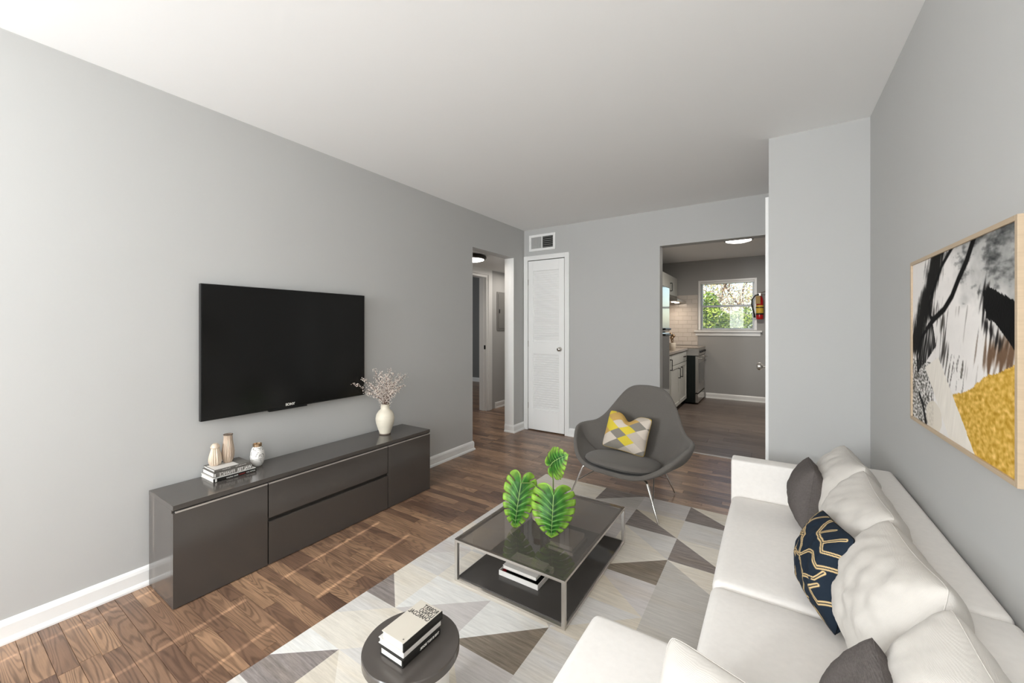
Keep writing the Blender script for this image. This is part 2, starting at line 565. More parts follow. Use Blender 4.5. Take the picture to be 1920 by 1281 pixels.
def struct(name, mb, m, label, cat='wall', bevel=0, parent=None, smooth=False):
    o = mb.build(name, m, parent, smooth=smooth, bevel=bevel)
    o['kind'] = 'structure'
    if not parent: tag(o, label, cat)
    return o


def wall_with_holes(axis, c0, c1, a0, a1, z0, z1, holes):
    """slab perpendicular to axis ('X' or 'Y') from c0 to c1, spanning a0..a1, with rectangular holes (h0,h1,zb,zt)"""
    mb = MB()
    cuts = sorted({a0, a1, *[h[0] for h in holes], *[h[1] for h in holes]})
    for i in range(len(cuts) - 1):
        u0, u1 = cuts[i], cuts[i + 1]
        hs = [h for h in holes if h[0] <= u0 + 1e-6 and h[1] >= u1 - 1e-6]
        spans = [(z0, z1)]
        for h in hs:
            ns = []
            for (p, q) in spans:
                if h[2] > p: ns.append((p, min(q, h[2])))
                if h[3] < q: ns.append((max(p, h[3]), q))
            spans = ns
        for (p, q) in spans:
            if q - p < 1e-5: continue
            if axis == 'X': mb.box(c0, c1, u0, u1, p, q)
            else: mb.box(u0, u1, c0, c1, p, q)
    return mb


# ------------------------------------------------------------------ room shell
XL, XR, YB, YR, H = -2.555, .468, 4.19, -2.5, 2.44
YC = 2.98      # face of the boxed-out closet
XC = -.013
struct('wall_left', wall_with_holes('X', XL - .125, XL, YR - .12, YB + .12, -.1, H, [(3.18, 3.953, -.1, 2.073)]).box(XL - .125, XL, YB + .12, 5.9, -.1, H), WALL,
       'long light grey wall behind the television with a doorless hall opening')
struct('wall_back', wall_with_holes('Y', YB, YB + .12, XL, XC, -.1, H, [(-2.492, -2.0, -.1, 2.065), (-.945, XC, -.1, 2.075)]), WALL,
       'grey end wall holding the louvred closet door and the kitchen opening')
struct('wall_right', B(XR, XR + .12, YR - .12, 3.2, -.1, H), WALL, 'grey right-hand wall behind the sofa and the painting')
struct('wall_closet_front', B(XC, XR, YC, YC + .1, -.1, H), WALL, 'grey boxed-out wall face beyond the far arm of the sofa')
struct('wall_closet_side', wall_with_holes('X', XC, XC + .1, YC + .1, YB + .12, -.1, H, [(3.13, 3.86, -.1, 2.05)]), WALL, 'side face of the boxed-out closet beside the kitchen opening')
struct('wall_rear', wall_with_holes('Y', YR - .12, YR, XL, XR, -.1, H, [(-2.145, -1.65, .9, 2.07), (-1.405, -.9, .9, 2.07)]), WALL, 'front wall with two windows, behind the photographer')
struct('ceiling', B(XL - .125, 1.15, YR - .12, 8.0, H, H + .12), CEIL, 'flat off-white painted ceiling of the living room and kitchen', 'ceiling')
# hall and dim bedroom seen through the hall opening
XH = -3.567
struct('ceiling_hall', B(XH, XL - .125, 2.1, 5.9, 2.115, 2.2), CEIL, 'lowered ceiling of the side hall', 'ceiling')
struct('wall_hall', wall_with_holes('X', XH - .12, XH, 2.1, 7.3, -.1, H, [(3.95, 4.765, -.1, 2.03)]), WALL, 'grey hall wall with the dark bedroom doorway and the electrical panel')
struct('wall_hall_end', B(XH, XL - .125, 5.8, 5.9, -.1, 2.2).box(XH, XL - .125, 2.1, 2.2, -.1, 2.2), WALL, 'short end walls closing the side hall')
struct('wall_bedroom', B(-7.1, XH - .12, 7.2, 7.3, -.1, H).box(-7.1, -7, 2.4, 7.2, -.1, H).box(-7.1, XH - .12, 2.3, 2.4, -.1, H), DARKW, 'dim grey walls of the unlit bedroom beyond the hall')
struct('ceiling_bedroom', B(-7.1, XH, 2.3, 7.3, H, H + .1), CEIL, 'ceiling of the unlit bedroom beyond the hall', 'ceiling')
# kitchen shell
KX0, KY = -1.80, 7.78
struct('wall_kitchen_left', B(KX0 - .12, KX0, YB + .12, 7.9, -.1, H), KWALL, 'kitchen wall behind the refrigerator and cabinets')
struct('wall_kitchen_back', wall_with_holes('Y', KY, KY + .14, KX0, 1.05, -.1, H, [(-1.055, -.235, 1.2, 2.045)]), KWALL, 'grey kitchen end wall with the window')
struct('wall_kitchen_right', B(1.0, 1.12, YC + .1, 7.9, -.1, H).box(XC + .1, 1.0, YB, YB + .12, -.1, H), KWALL, 'right side wall of the kitchen')
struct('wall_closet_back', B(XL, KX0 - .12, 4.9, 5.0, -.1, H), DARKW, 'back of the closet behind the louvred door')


# ------------------------------------------------------------------ floors
def plank_data(x0, x1, y0, y1, z=0.0, g=.0011, dz=.0025):
    v = [(x0, y0, z - dz), (x1, y0, z - dz), (x1, y1, z - dz), (x0, y1, z - dz),
         (x0 + g, y0 + g, z), (x1 - g, y0 + g, z), (x1 - g, y1 - g, z), (x0 + g, y1 - g, z)]
    f = [(4, 5, 6, 7), (0, 1, 5, 4), (1, 2, 6, 5), (2, 3, 7, 6), (3, 0, 4, 7)]
    return v, f


def planks(parent, m, regions, width, lmin, lmax, most, eye_area, part='plank', seed=3):
    rnd = random.Random(seed)
    allp = []
    for (x0, x1, y0, y1) in regions:
        y = y0
        while y < y1 - 1e-4:
            ye = min(y + width, y1)
            x = x0 - rnd.uniform(0, lmax * .8)
            while x < x1:
                xe = x + rnd.uniform(lmin, lmax)
                a, b = max(x, x0), min(xe, x1)
                if b - a > .02:
                    allp.append((a, b, y, ye))
                x = xe
            y = ye
    def score(p):
        cx, cy = (p[0] + p[1]) / 2, (p[2] + p[3]) / 2
        s_, c_ = math.sin(YAW), math.cos(YAW)
        d = -cx * s_ + cy * c_; r = cx * c_ + cy * s_
        if d < .8 or abs(r / d) > 1.35 or not eye_area(cx, cy): return 0
        return min(p[1] - p[0], .6) / d ** 3
    allp.sort(key=score, reverse=True)
    rest = MB(); rest_t = []
    for i, p in enumerate(allp):
        t = (rnd.random(), rnd.random(), rnd.random(), 1)
        v, f = plank_data(*p)
        if i < most and score(p) > 0:
            me = D.meshes.new(part)
            me.from_pydata(v, [], f)
            at = me.color_attributes.new('tint', 'FLOAT_COLOR', 'POINT')
            for k in range(8): at.data[k].color = t
            put(part, me, m, parent)
        else:
            rest.add(v, f); rest_t += [t] * 8
    me = rest.mesh(part + '_field')
    at = me.color_attributes.new('tint', 'FLOAT_COLOR', 'POINT')
    for k, t in enumerate(rest_t): at.data[k].color = t
    o = put(part + '_field', me, m, parent)
    o['kind'] = 'stuff'


floor = struct('floor', B(-7.0, XR, YR, 7.2, -.12, -.0022), UNDER, 'dark brown narrow-strip hardwood floor of the living room and hall', 'floor')


def oak_seen(x, y):
    if y > 3.0: return x < -.3 and (x > XL)
    return x < -1.55


planks(floor, OAK, [(XL, XR, YR, YB + .12), (-7, XL - .0, 2.1, 7.2)], .0572, .22, .95, 296, oak_seen)
kfloor = struct('floor_kitchen', B(KX0, 1.0, YB + .125, KY, -.1, -.0018), UNDER, 'grey-brown plank vinyl floor of the kitchen', 'floor')
planks(kfloor, VINYL, [(KX0, 1.0, YB + .125, KY)], .152, .9, 1.25, 60, lambda x, y: x < .3, seed=9)
struct('trim_threshold', B(-.945, XC, YB + .1, YB + .135, -.002, .004), ALU, 'thin pale metal strip between the hardwood and the kitchen vinyl', 'trim')


# ------------------------------------------------------------------ baseboards and casings
def base_profile():
    return [(0, 0), (.022, 0), (.022, .008), (.018, .018), (.0125, .022), (.0125, .07), (.009, .082), (.004, .09), (0, .092)]


def baseboard(name, path, label, side=1, m=TRIM):
    """path: list of (x,y) along the wall; profile pushed out to the left of travel * side"""
    prof = base_profile()
    n = len(path)
    mb = MB()
    offs = []
    for i, p in enumerate(path):
        p = Vector((p[0], p[1], 0))
        dirs = []
        if i > 0: dirs.append((Vector((*path[i], 0)) - Vector((*path[i - 1], 0))).normalized())
        if i < n - 1: dirs.append((Vector((*path[i + 1], 0)) - Vector((*path[i], 0))).normalized())
        ns = [Vector((-d.y, d.x, 0)) * side for d in dirs]
        if len(ns) == 2:
            k = 1 + ns[0].dot(ns[1])
            o = (ns[0] + ns[1]) / k
        else:
            o = ns[0]
        for (a, z) in prof:
            q = p + o * a
            mb.v.append((q.x, q.y, z))
    k = len(prof)
    for i in range(n - 1):
        for j in range(k):
            a, b = i * k + j, i * k + (j + 1) % k
            mb.f.append((a, b, b + k, a + k))
    mb.f.append(tuple(range(k))); mb.f.append(tuple(reversed(range((n - 1) * k, n * k))))
    o = mb.build(name, m)
    o['kind'] = 'structure'
    return tag(o, label, 'baseboard')


baseboard('baseboard_left', [(XL, YR), (XL, 3.18), (XL - .125, 3.18)], 'white moulded baseboard along the wall under the television', -1)
baseboard('baseboard_left_corner', [(XL - .125, 3.953), (XL, 3.953), (XL, YB)], 'short white baseboard wrapping the pier between hall opening and closet door', -1)
baseboard('baseboard_back', [(-1.955, YB), (-.955, YB)], 'white baseboard behind the lounge chair', -1)
baseboard('baseboard_right', [(XR, YC), (XR, YR)], 'white baseboard behind the sofa', -1)
baseboard('baseboard_closet', [(XC + .01, YC), (XR, YC)], 'white baseboard beyond the far sofa arm', -1)
baseboard('baseboard_hall', [(XH, 4.985), (XH, 5.8)], 'white baseboard below the electrical panel in the hall', -1)
baseboard('baseboard_bedroom', [(-7, 7.2), (XH - .12, 7.2)], 'white baseboard in the dim bedroom', -1)
baseboard('baseboard_kitchen', [(-.97, KY), (1.0, KY)], 'white baseboard under the kitchen window', -1)

# casing of hall opening: painted jamb lining
struct('trim_hall_jamb', B(XL - .127, XL + .0015, 3.951, 3.9535, .09, 2.0715), TRIM, 'white painted end of the pier beside the hall opening', 'trim')


def casing(name, axis, face, out, a0, a1, zt, w, t, label, left=True, right=True, m=TRIM):
    """door casing in plane axis=face, projecting 'out' (signed t)"""
    mb = MB()
    f0, f1 = sorted((face, face + out * t))
    g0, g1 = sorted((face, face + out * t * .55))
    def put_box(u0, u1, z0, z1, step_u=None):
        if axis == 'Y': mb.box(u0, u1, f0, f1, z0, z1)
        else: mb.box(f0, f1, u0, u1, z0, z1)
    if left: put_box(a0 - w, a0, 0, zt + w)
    if right: put_box(a1, a1 + w, 0, zt + w)
    put_box(a0, a1, zt, zt + w)
    o = mb.build(name, m, bevel=.003, seg=2)
    o['kind'] = 'structure'
    return tag(o, label, 'trim')


# louvred closet door
DX0, DX1, DZ = -2.488, -2.008, 2.055
casing('trim_closet_casing', 'Y', YB, -1, -2.495, -1.998, 2.062, .055, .018, 'white casing around the louvred closet door')
cd = thing('door_1', 'narrow white louvred closet door with a chrome knob', 'door', (-2.25, YB, 0))
cd['kind'] = 'structure'
ST = .068
fy0, fy1 = YB - .008, YB + .026
frame = MB()
frame.box(DX0, DX0 + ST, fy0, fy1, .012, DZ).box(DX1 - ST, DX1, fy0, fy1, .012, DZ)
frame.box(DX0 + ST, DX1 - ST, fy0, fy1, .012, .26).box(DX0 + ST, DX1 - ST, fy0, fy1, .93, 1.075).box(DX0 + ST, DX1 - ST, fy0, fy1, DZ - .125, DZ)
frame.build('door_frame', TRIMD, cd, bevel=.003)
B(DX0 + ST, DX1 - ST, fy1 - .004, fy1, .26, DZ - .12).build('backing', TRIMD, cd)
slat_me = None


def louvres(z0, z1, n):
    global slat_me
    if slat_me is None:
        w = (DX1 - DX0) / 2 - ST
        sl = MB()
        a = math.radians(38)
        hh, tt = .0165, .0035
        pts = []
        for (u, v) in ((-hh, -tt), (hh, -tt), (hh, tt), (-hh, tt)):
            pts.append((u * math.sin(a) * .62 - v * math.cos(a), u * math.cos(a) + v * math.sin(a)))
        vs = [(sx * w, -p[0] * 1.0, p[1]) for sx in (-1, 1) for p in pts]
        sl.add(vs, [(0, 1, 2, 3), (7, 6, 5, 4), (0, 4, 5, 1), (1, 5, 6, 2), (2, 6, 7, 3), (3, 7, 4, 0)])
        slat_me = sl.mesh('slat')
        slat_me.materials.append(TRIMD)
        bm = bmesh.new(); bm.from_mesh(slat_me); bmesh.ops.recalc_face_normals(bm, faces=bm.faces); bm.to_mesh(slat_me); bm.free()
    for i in range(n):
        o = D.objects.new('slat', slat_me)
        COL.objects.link(o)
        o.location = ((DX0 + DX1) / 2, YB + .008, z0 + (i + .5) * (z1 - z0) / n)
        adopt(o, cd)


louvres(.262, .928, 24)
louvres(1.077, DZ - .127, 31)
kn = MB().lathe([(.0001, -.058), (.012, -.058), (.021, -.052), (.025, -.044), (.022, -.034), (.011, -.028), (.009, -.012), (.024, -.010), (.026, 0), (.0001, 0)], (-2.058, fy0, .995), 24, ax='Y')
kn.build('knob', CHROME, cd, smooth=True)
hg = MB()
for z in (.3, 1.05, 1.8): hg.box(DX0 - .006, DX0 + .003, fy0 - .004, fy0 + .002, z - .035, z + .035)
hg.build('hinge', CHROME, cd)

# closet door in side wall of the boxed-out closet, seen edge on
casing('trim_side_casing', 'X', XC, -1, 3.13, 3.86, 2.04, .06, .019, 'white door casing seen edge-on at the corner left of the boxed-out wall')
d2 = thing('door_2', 'white flush closet door seen edge-on beside the kitchen opening', 'door', (XC, 3.5, 0))
d2['kind'] = 'structure'
B(XC + .005, XC + .04, 3.135, 3.855, .01, 2.035).build('door_slab', TRIMD, d2, bevel=.002)
MB().lathe([(.0001, -.075), (.014, -.075), (.024, -.068), (.027, -.055), (.022, -.045), (.011, -.038), (.009, -.012), (.026, -.010), (.028, 0), (.0001, 0)], (XC + .005, 3.215, .985), 24, ax='X').build('knob', STEEL, d2, smooth=True)

# hall doorway casing and jamb (bedroom)
casing('trim_bedroom_casing', 'X', XH, 1, 3.95, 4.80, 2.03, .09, .02, 'white stepped casing of the dark bedroom doorway in the hall')
struct('trim_bedroom_jamb', B(XH - .13, XH + .004, 4.762, 4.80, 0, 2.03).box(XH - .13, XH + .004, 3.95, 3.985, 0, 2.03).box(XH - .13, XH + .004, 3.985, 4.762, 1.995, 2.03)
       .box(XH - .08, XH - .04, 4.75, 4.765, 0, 1.995), TRIM, 'white door jamb lining of the dark bedroom doorway', 'trim')
B(XH - .045, XH - .012, 4.7595, 4.7625, .92, .98).build('strike_plate', BLACK, D.objects['trim_bedroom_jamb'])

# electrical panel in the hall
ep = thing('electrical_panel', 'flat grey electrical panel door on the hall wall', 'electrical panel', (XH, 5.2, 1.2))
B(XH, XH + .012, 5.03, 5.42, 1.20, 1.80).build('frame', PANELG, ep, bevel=.003)
B(XH + .012, XH + .018, 5.06, 5.39, 1.23, 1.77).build('panel_door', PANELG, ep, bevel=.002)
B(XH + .018, XH + .024, 5.075, 5.09, 1.47, 1.53).build('latch', BLACK, ep)


# flush ceiling lights
def ceiling_light(x, y, z, label, r=.175, power=20, col=(1, .93, .84)):
    t = thing('ceiling_light', label, 'ceiling light', (x, y, z), 0)
    MB().lathe([(.0001, 0), (r * .8, 0), (r, -.012), (r * 1.02, -.03), (r * .97, -.048), (r * .86, -.052), (r * .86, -.03), (.0001, -.03)], (x, y, z), 48).build('ring', BRONZE, t, smooth=True)
    MB().lathe([(r * .86, -.04), (r * .85, -.056), (r * .6, -.068), (r * .3, -.073), (.0001, -.074)], (x, y, z), 48).build('diffuser', LAMP, t, smooth=True)
    light('ceiling_lamp_glow', 'AREA', (x, y, z - .085), power, col, (0, 0, 0), shape='DISK', size=r * 1.6)
    return t


ceiling_light(-.36, 6.0, H, 'round flush light with white lens on the kitchen ceiling', power=26)
ceiling_light(-3.02, 3.74, 2.115, 'round bronze-rimmed flush light on the hall ceiling', power=3.5, col=(1, .90, .80))
light('hall_far_fill', 'AREA', (-3.12, 5.1, 2.09), 4.5, (1, .92, .84), (0, 0, 0), shape='DISK', size=.3)  # added out of view to brighten the far hall wall
light('bedroom_fill', 'AREA', (-6.9, 4.5, 1.5), 30, (.9, .95, 1), look_dir((1, 0, 0)), shape='RECTANGLE', size=.8, size_y=1.0)  # added unseen fill lifting the dark bedroom walls; no window there

# bedroom fan barely seen
fan = thing('ceiling_fan', 'dark-bladed ceiling fan in the unlit bedroom beyond the hall', 'ceiling fan', (-5.0, 5.6, H))
MB().lathe([(.0001, 0), (.06, 0), (.05, -.04), (.012, -.05), (.012, -.2), (.09, -.21), (.1, -.25), (.08, -.3), (.0001, -.31)], (-5.0, 5.6, H), 24).build('motor', BLACK, fan, smooth=True)
for k in range(4):
    a = math.radians(25 + 90 * k)
    R_ = Matrix.Rotation(a, 4, 'Z')
    vs = [(.1, -.04), (.62, -.07), (.66, 0), (.62, .07), (.1, .04)]
    top = [R_ @ Vector((x, y, 0)) + Vector((-5.0, 5.6, H - .235)) for x, y in vs]
    bot = [p - Vector((0, 0, .012)) for p in top]
    MB().add([*top, *bot], [(0, 1, 2, 3, 4), (9, 8, 7, 6, 5)] + [(i, 5 + i, 5 + (i + 1) % 5, (i + 1) % 5) for i in range(5)]).build('blade', BLACK, fan)

# wall register above closet door
vt = thing('wall_vent', 'white wall register with half its louvres open above the closet door', 'vent', (-2.3, YB, 2.27))
vx0, vx1, vz0, vz1 = -2.478, -2.122, 2.172, 2.368
fr = MB().box(vx0, vx0 + .032, YB - .012, YB, vz0, vz1).box(vx1 - .03, vx1, YB - .012, YB, vz0, vz1).box(vx0 + .032, vx1 - .03, YB - .012, YB, vz1 - .03, vz1).box(vx0 + .032, vx1 - .03, YB - .012, YB, vz0, vz0 + .03)
fr.box(-2.305, -2.293, YB - .012, YB, vz0 + .03, vz1 - .03)
fr.build('frame', TRIM, vt, bevel=.003)
B(-2.293, vx1 - .03, YB - .003, YB - .001, vz0 + .03, vz1 - .03).build('backing', DARKIN, vt)
B(vx0 + .032, -2.305, YB - .003, YB - .001, vz0 + .03, vz1 - .03).build('backing', PANELG, vt)
zz = vz0 + .03
n_l = 6
for k in range(n_l):
    z = zz + (k + .5) * (vz1 - vz0 - .06) / n_l
    B(-2.293, vx1 - .03, YB - .010, YB - .004, z - .0035, z + .0035).build('slat', PANELG, vt)
for k in range(12):
    x = vx0 + .034 + (k + .5) * (-2.307 - vx0 - .034) / 12
    B(x - .0045, x + .0035, YB - .011, YB - .003, vz0 + .03, vz1 - .03).build('fin', MATS['wall_paint'], vt)
MB().tube([(vx0 + .017, YB - .012, 2.30), (vx0 + .012, YB - .024, 2.27), (vx0 + .018, YB - .014, 2.24)], .003, 6).build('lever', TRIM, vt)


# ------------------------------------------------------------------ front windows behind the camera (source of the sun streaks)
def front_window(name, x0, x1, label):
    w = thing(name, label, 'window', ((x0 + x1) / 2, YR, .9))
    w['kind'] = 'structure'
    f = MB().box(x0, x1, YR - .1, YR - .06, 1.675, 1.735)
    f.build('meeting_rail', TRIM, w)
    B(x0, x1, YR - .09, YR - .085, .9, 2.07).build('pane', PANE, w)
    MB().box(x0 - .06, x0, YR, YR + .015, .84, 2.13).box(x1, x1 + .06, YR, YR + .015, .84, 2.13).box(x0, x1, YR, YR + .015, 2.07, 2.13).box(x0 - .02, x1 + .02, YR, YR + .04, .86, .9).build('casing', TRIM, w)


front_window('window_1', -2.145, -1.65, 'left front window behind the photographer')
front_window('window_2', -1.405, -.9, 'right front window behind the photographer')
for (x0, x1, nm) in ((-2.123, -1.675, 'left'), (-1.381, -.89, 'right')):
    t = thing('roller_blind', 'drawn white roller blind over the %s front window' % nm, 'blind', ((x0 + x1) / 2, YR - .05, 2.0))
    B(x0, x1, YR - .052, YR - .05, .9, 2.06).build('blind_cloth', BLINDM, t)
    MB().tube([(x0, YR - .04, 2.05), (x1, YR - .04, 2.05)], .012, 12).build('roller', TRIM, t)

# ------------------------------------------------------------------ kitchen window and the garden
kw = thing('window_3', 'double-hung kitchen window with white frame and mini blind', 'window', (-.645, KY, 1.2))
kw['kind'] = 'structure'
wx0, wx1, wz0, wz1 = -1.055, -.235, 1.2, 2.045
B(wx0 - .035, wx0, KY - .012, KY, wz0, wz1 + .03).box(wx1, wx1 + .035, KY - .012, KY, wz0, wz1 + .03).box(wx0, wx1, KY - .012, KY, wz1, wz1 + .03).build('casing', TRIM, kw)
for (z0, z1, yy) in ((wz0, 1.635, KY + .04), (1.60, wz1, KY + .07)):
    s_ = MB().box(wx0, wx0 + .03, yy, yy + .03, z0, z1).box(wx1 - .03, wx1, yy, yy + .03, z0, z1).box(wx0 + .03, wx1 - .03, yy, yy + .03, z0, z0 + .035).box(wx0 + .03, wx1 - .03, yy, yy + .03, z1 - .035, z1)
    so = s_.build('sash', TRIM, kw, bevel=.002)
    B(wx0 + .03, wx1 - .03, yy + .013, yy + .017, z0 + .035, z1 - .035).build('pane', PANE, so)
B(wx0 - .1, wx1 + .11, KY - .06, KY + .04, 1.165, 1.19).build('sill', TRIM, kw, bevel=.004)
B(wx0 - .08, wx1 + .085, KY - .018, KY, 1.10, 1.165).build('apron', TRIM, kw, bevel=.003)
bl = thing('window_blind', 'white mini blind hanging open in the kitchen window', 'blind', (-.645, KY, 2.04))
B(wx0 + .004, wx1 - .004, KY + .004, KY + .036, 2.012, 2.042).build('head_rail', TRIM, bl)
sm = MB().add([(wx0 + .006, KY + .006, -.0012), (wx1 - .006, KY + .006, -.0012), (wx1 - .006, KY + .030, .0022), (wx0 + .006, KY + .030, .0022),
               (wx0 + .006, KY + .006, -.0004), (wx1 - .006, KY + .006, -.0004), (wx1 - .006, KY + .030, .003), (wx0 + .006, KY + .030, .003)],
              [(0, 3, 2, 1), (4, 5, 6, 7), (0, 1, 5, 4), (1, 2, 6, 5), (2, 3, 7, 6), (3, 0, 4, 7)]).mesh('slat')
sm.materials.append(SLAT)
for k in range(38):
    o = D.objects.new('slat', sm)
    COL.objects.link(o)
    o.location = (0, 0, 1.225 + k * .0208)
    adopt(o, bl)
MB().tube([(wx0 + .09, KY + .004, 2.02), (wx0 + .09, KY + .004, 1.22)], .003, 6).build('wand', BLACK, bl)
B(wx0 + .006, wx1 - .006, KY + .006, KY + .03, 1.205, 1.215).build('bottom_rail', TRIM, bl)

tag(B(-14, 14, 8.2, 34, -.35, -.25).build('lawn', GRASS), 'grass lawn outside the kitchen window', 'lawn')['kind'] = 'structure'


def leaf_cloud(name, clusters, n, size, palette, parent, seed):
    rnd = random.Random(seed)
    V, F_, C_ = [], [], []
    for i in range(n):
        c, r = rnd.choice(clusters)
        while True:
            q = Vector((rnd.uniform(-1, 1), rnd.uniform(-1, 1), rnd.uniform(-1, 1)))
            if .25 < q.length < 1: break
        p = Vector(c) + Vector((q.x * r[0], q.y * r[1], q.z * r[2]))
        u = Vector((rnd.uniform(-1, 1), rnd.uniform(-1, 1), rnd.uniform(-1, 1))).normalized()
        w = u.orthogonal().normalized()
        s = size * rnd.uniform(.6, 1.4)
        b = len(V)
        V += [p - u * s, p + w * s * .5, p + u * s, p - w * s * .5]
        F_.append((b, b + 1, b + 2, b + 3))
        col = rnd.choice(palette)
        k = rnd.uniform(.75, 1.2)
        C_ += [(*[min(1, x * k) for x in lin(col)], 1)] * 4
    me = D.meshes.new(name)
    me.from_pydata([tuple(v) for v in V], [], F_)
    at = me.color_attributes.new('paint', 'FLOAT_COLOR', 'POINT')
    at.data.foreach_set('color', [c for t in C_ for c in t])
    o = put(name, me, FOLI, parent)
    o['kind'] = 'stuff'
    return o


def branches(base, h, spread, n, seed, r0=.03):
    rnd = random.Random(seed)
    mb = MB()
    def grow(p, d, L_, r, depth):
        pts = [p]
        q = Vector(p)
        dd = Vector(d)
        for i in range(4):
            dd = (dd + Vector((rnd.uniform(-.25, .25), rnd.uniform(-.25, .25), rnd.uniform(-.05, .2)))).normalized()
            q = q + dd * L_ / 4
            pts.append(q.copy())
        mb.tube(pts, [r * (1 - .15 * i) for i in range(5)], 5)
        if depth > 0:
            for k in range(n):
                a = rnd.randint(1, 4)
                nd = (dd + Vector((rnd.uniform(-1, 1), rnd.uniform(-1, 1), rnd.uniform(-.1, .8))) * spread).normalized()
                grow(pts[a], nd, L_ * .62, r * .5, depth - 1)
    grow(Vector(base), Vector((0, 0, 1)), h, r0, 3)
    return mb


G1 = [(150, 178, 60), (176, 196, 84), (110, 142, 50), (206, 214, 120), (74, 96, 44), (128, 150, 70)]
G2 = [(226, 208, 180), (240, 232, 220), (204, 170, 130), (190, 190, 120), (236, 222, 190)]
s1 = thing('garden_shrub', 'bright green shrub filling the lower left of the kitchen window', 'shrub', (-1.75, 12.2, -.25))
leaf_cloud('foliage', [((-1.75, 12.2, 1.1), (.5, .5, .9)), ((-1.45, 12.3, 1.75), (.28, .4, .5)), ((-1.3, 12.3, 1.3), (.35, .5, .55)), ((-1.02, 12.5, 1.15), (.3, .3, .5)), ((-.8, 12.6, 1.2), (.28, .3, .5))], 4800, .045, G1, s1, 1)
branches((-1.75, 12.2, -.25), .9, .6, 3, 4).build('stems', BARK, s1)
s2 = thing('garden_shrub', 'paler green shrub filling the lower right of the kitchen window', 'shrub', (-.6, 12.9, -.25))
leaf_cloud('foliage', [((-.62, 13.2, 1.15), (.38, .5, .7)), ((-.2, 13.4, 1.1), (.4, .5, .85))], 3000, .045, G1 + [(200, 210, 190)], s2, 2)
branches((-.6, 12.9, -.25), .9, .6, 3, 5).build('stems', BARK, s2)
for k, (x, y, hh, lab) in enumerate(((-2.5, 15.8, 2.2, 'left pale-leaved tree behind the shrubs outside the kitchen window'), (-.9, 19.6, 2.4, 'right tan-leaved tree behind the shrubs outside the kitchen window'))):
    t = thing('garden_tree', lab, 'tree', (x, y, -.25))
    branches((x, y, -.25), hh, .7, 4, 20 + k, .07).build('trunk', BARK, t)
    leaf_cloud('foliage', [((x, y, 3.0), (1.3, 1.1, 1.3)), ((x + .3, y, 1.9), (1.3, 1.0, 1.2))], 3600, .05, G2, t, 30 + k)

# ------------------------------------------------------------------ kitchen furniture
# refrigerator
rf = thing('refrigerator', 'stainless top-freezer refrigerator just inside the kitchen opening', 'refrigerator', (-1.4, 4.8, 0))
FX, FY0, FY1 = -1.045, 4.42, 5.14
B(KX0 + .02, FX - .045, FY0 + .005, FY1 - .005, .02, 1.72).build('body', BLACK, rf, bevel=.006)
dl = B(FX - .045, FX, FY0, FY1, .07, 1.185).build('door', FRIDGE, rf, bevel=.008)
du = B(FX - .045, FX, FY0, FY1, 1.20, 1.735).build('door', FRIDGE, rf, bevel=.008)
MB().tube([(FX, 5.10, 1.165), (FX + .02, 5.09, 1.16), (FX + .02, 4.8, 1.16), (FX, 4.79, 1.165)], .011, 8).build('handle', BLACK, dl, smooth=True)
MB().tube([(FX, 5.10, 1.225), (FX + .02, 5.09, 1.23), (FX + .02, 4.8, 1.23), (FX, 4.79, 1.225)], .011, 8).build('handle', BLACK, du, smooth=True)

CFX = -1.17


def shaker_front(parent, name, y0, y1, z0, z1, handle='v', hy=None):
    x0 = CFX - .002
    mb = MB().box(x0, x0 + .012, y0, y1, z0, z1)
    r = .05
    for (a, b, c, d) in ((y0, y0 + r, z0, z1), (y1 - r, y1, z0, z1), (y0 + r, y1 - r, z0, z0 + r), (y0 + r, y1 - r, z1 - r, z1)):
        mb.box(x0 + .012, x0 + .02, a, b, c, d)
    if name == 'drawer': mb = MB().box(x0, x0 + .02, y0, y1, z0, z1)
    o = mb.build(name, CABM, parent, bevel=.0015)
    X = x0 + .02
    if handle == 'v':
        MB().tube([(X, hy, z1 - .06), (X + .028, hy, z1 - .06), (X + .028, hy, z1 - .2), (X, hy, z1 - .2)], .007, 8).build('handle', BLACK, o)
    else:
        c = (y0 + y1) / 2 if hy is None else hy
        z = (z0 + z1) / 2
        MB().tube([(X, c - .06, z), (X + .028, c - .06, z), (X + .028, c + .06, z), (X, c + .06, z)], .007, 8).build('handle', BLACK, o)
    return o


bc = thing('base_cabinet', 'white shaker base cabinet with black pulls between refrigerator and range', 'cabinet', (-1.5, 6.2, 0))
B(KX0 + .01, CFX - .003, 5.2, 6.96, .09, .875).box(KX0 + .01, CFX - .07, 5.2, 6.96, 0, .09).build('body', CABM, bc)
shaker_front(bc, 'drawer', 5.80, 6.955, .71, .865, 'h', 6.75)
shaker_front(bc, 'door', 5.80, 6.37, .095, .70, 'v', 6.28)
shaker_front(bc, 'door', 6.38, 6.955, .095, .70, 'v', 6.47)
shaker_front(bc, 'door', 5.2, 5.79, .095, .865, 'v', 5.70)
tag(B(KX0 + .005, CFX + .035, 5.19, 6.975, .877, .912).build('countertop', COUNTER, bevel=.004), 'speckled beige countertop over the white base cabinet', 'countertop')

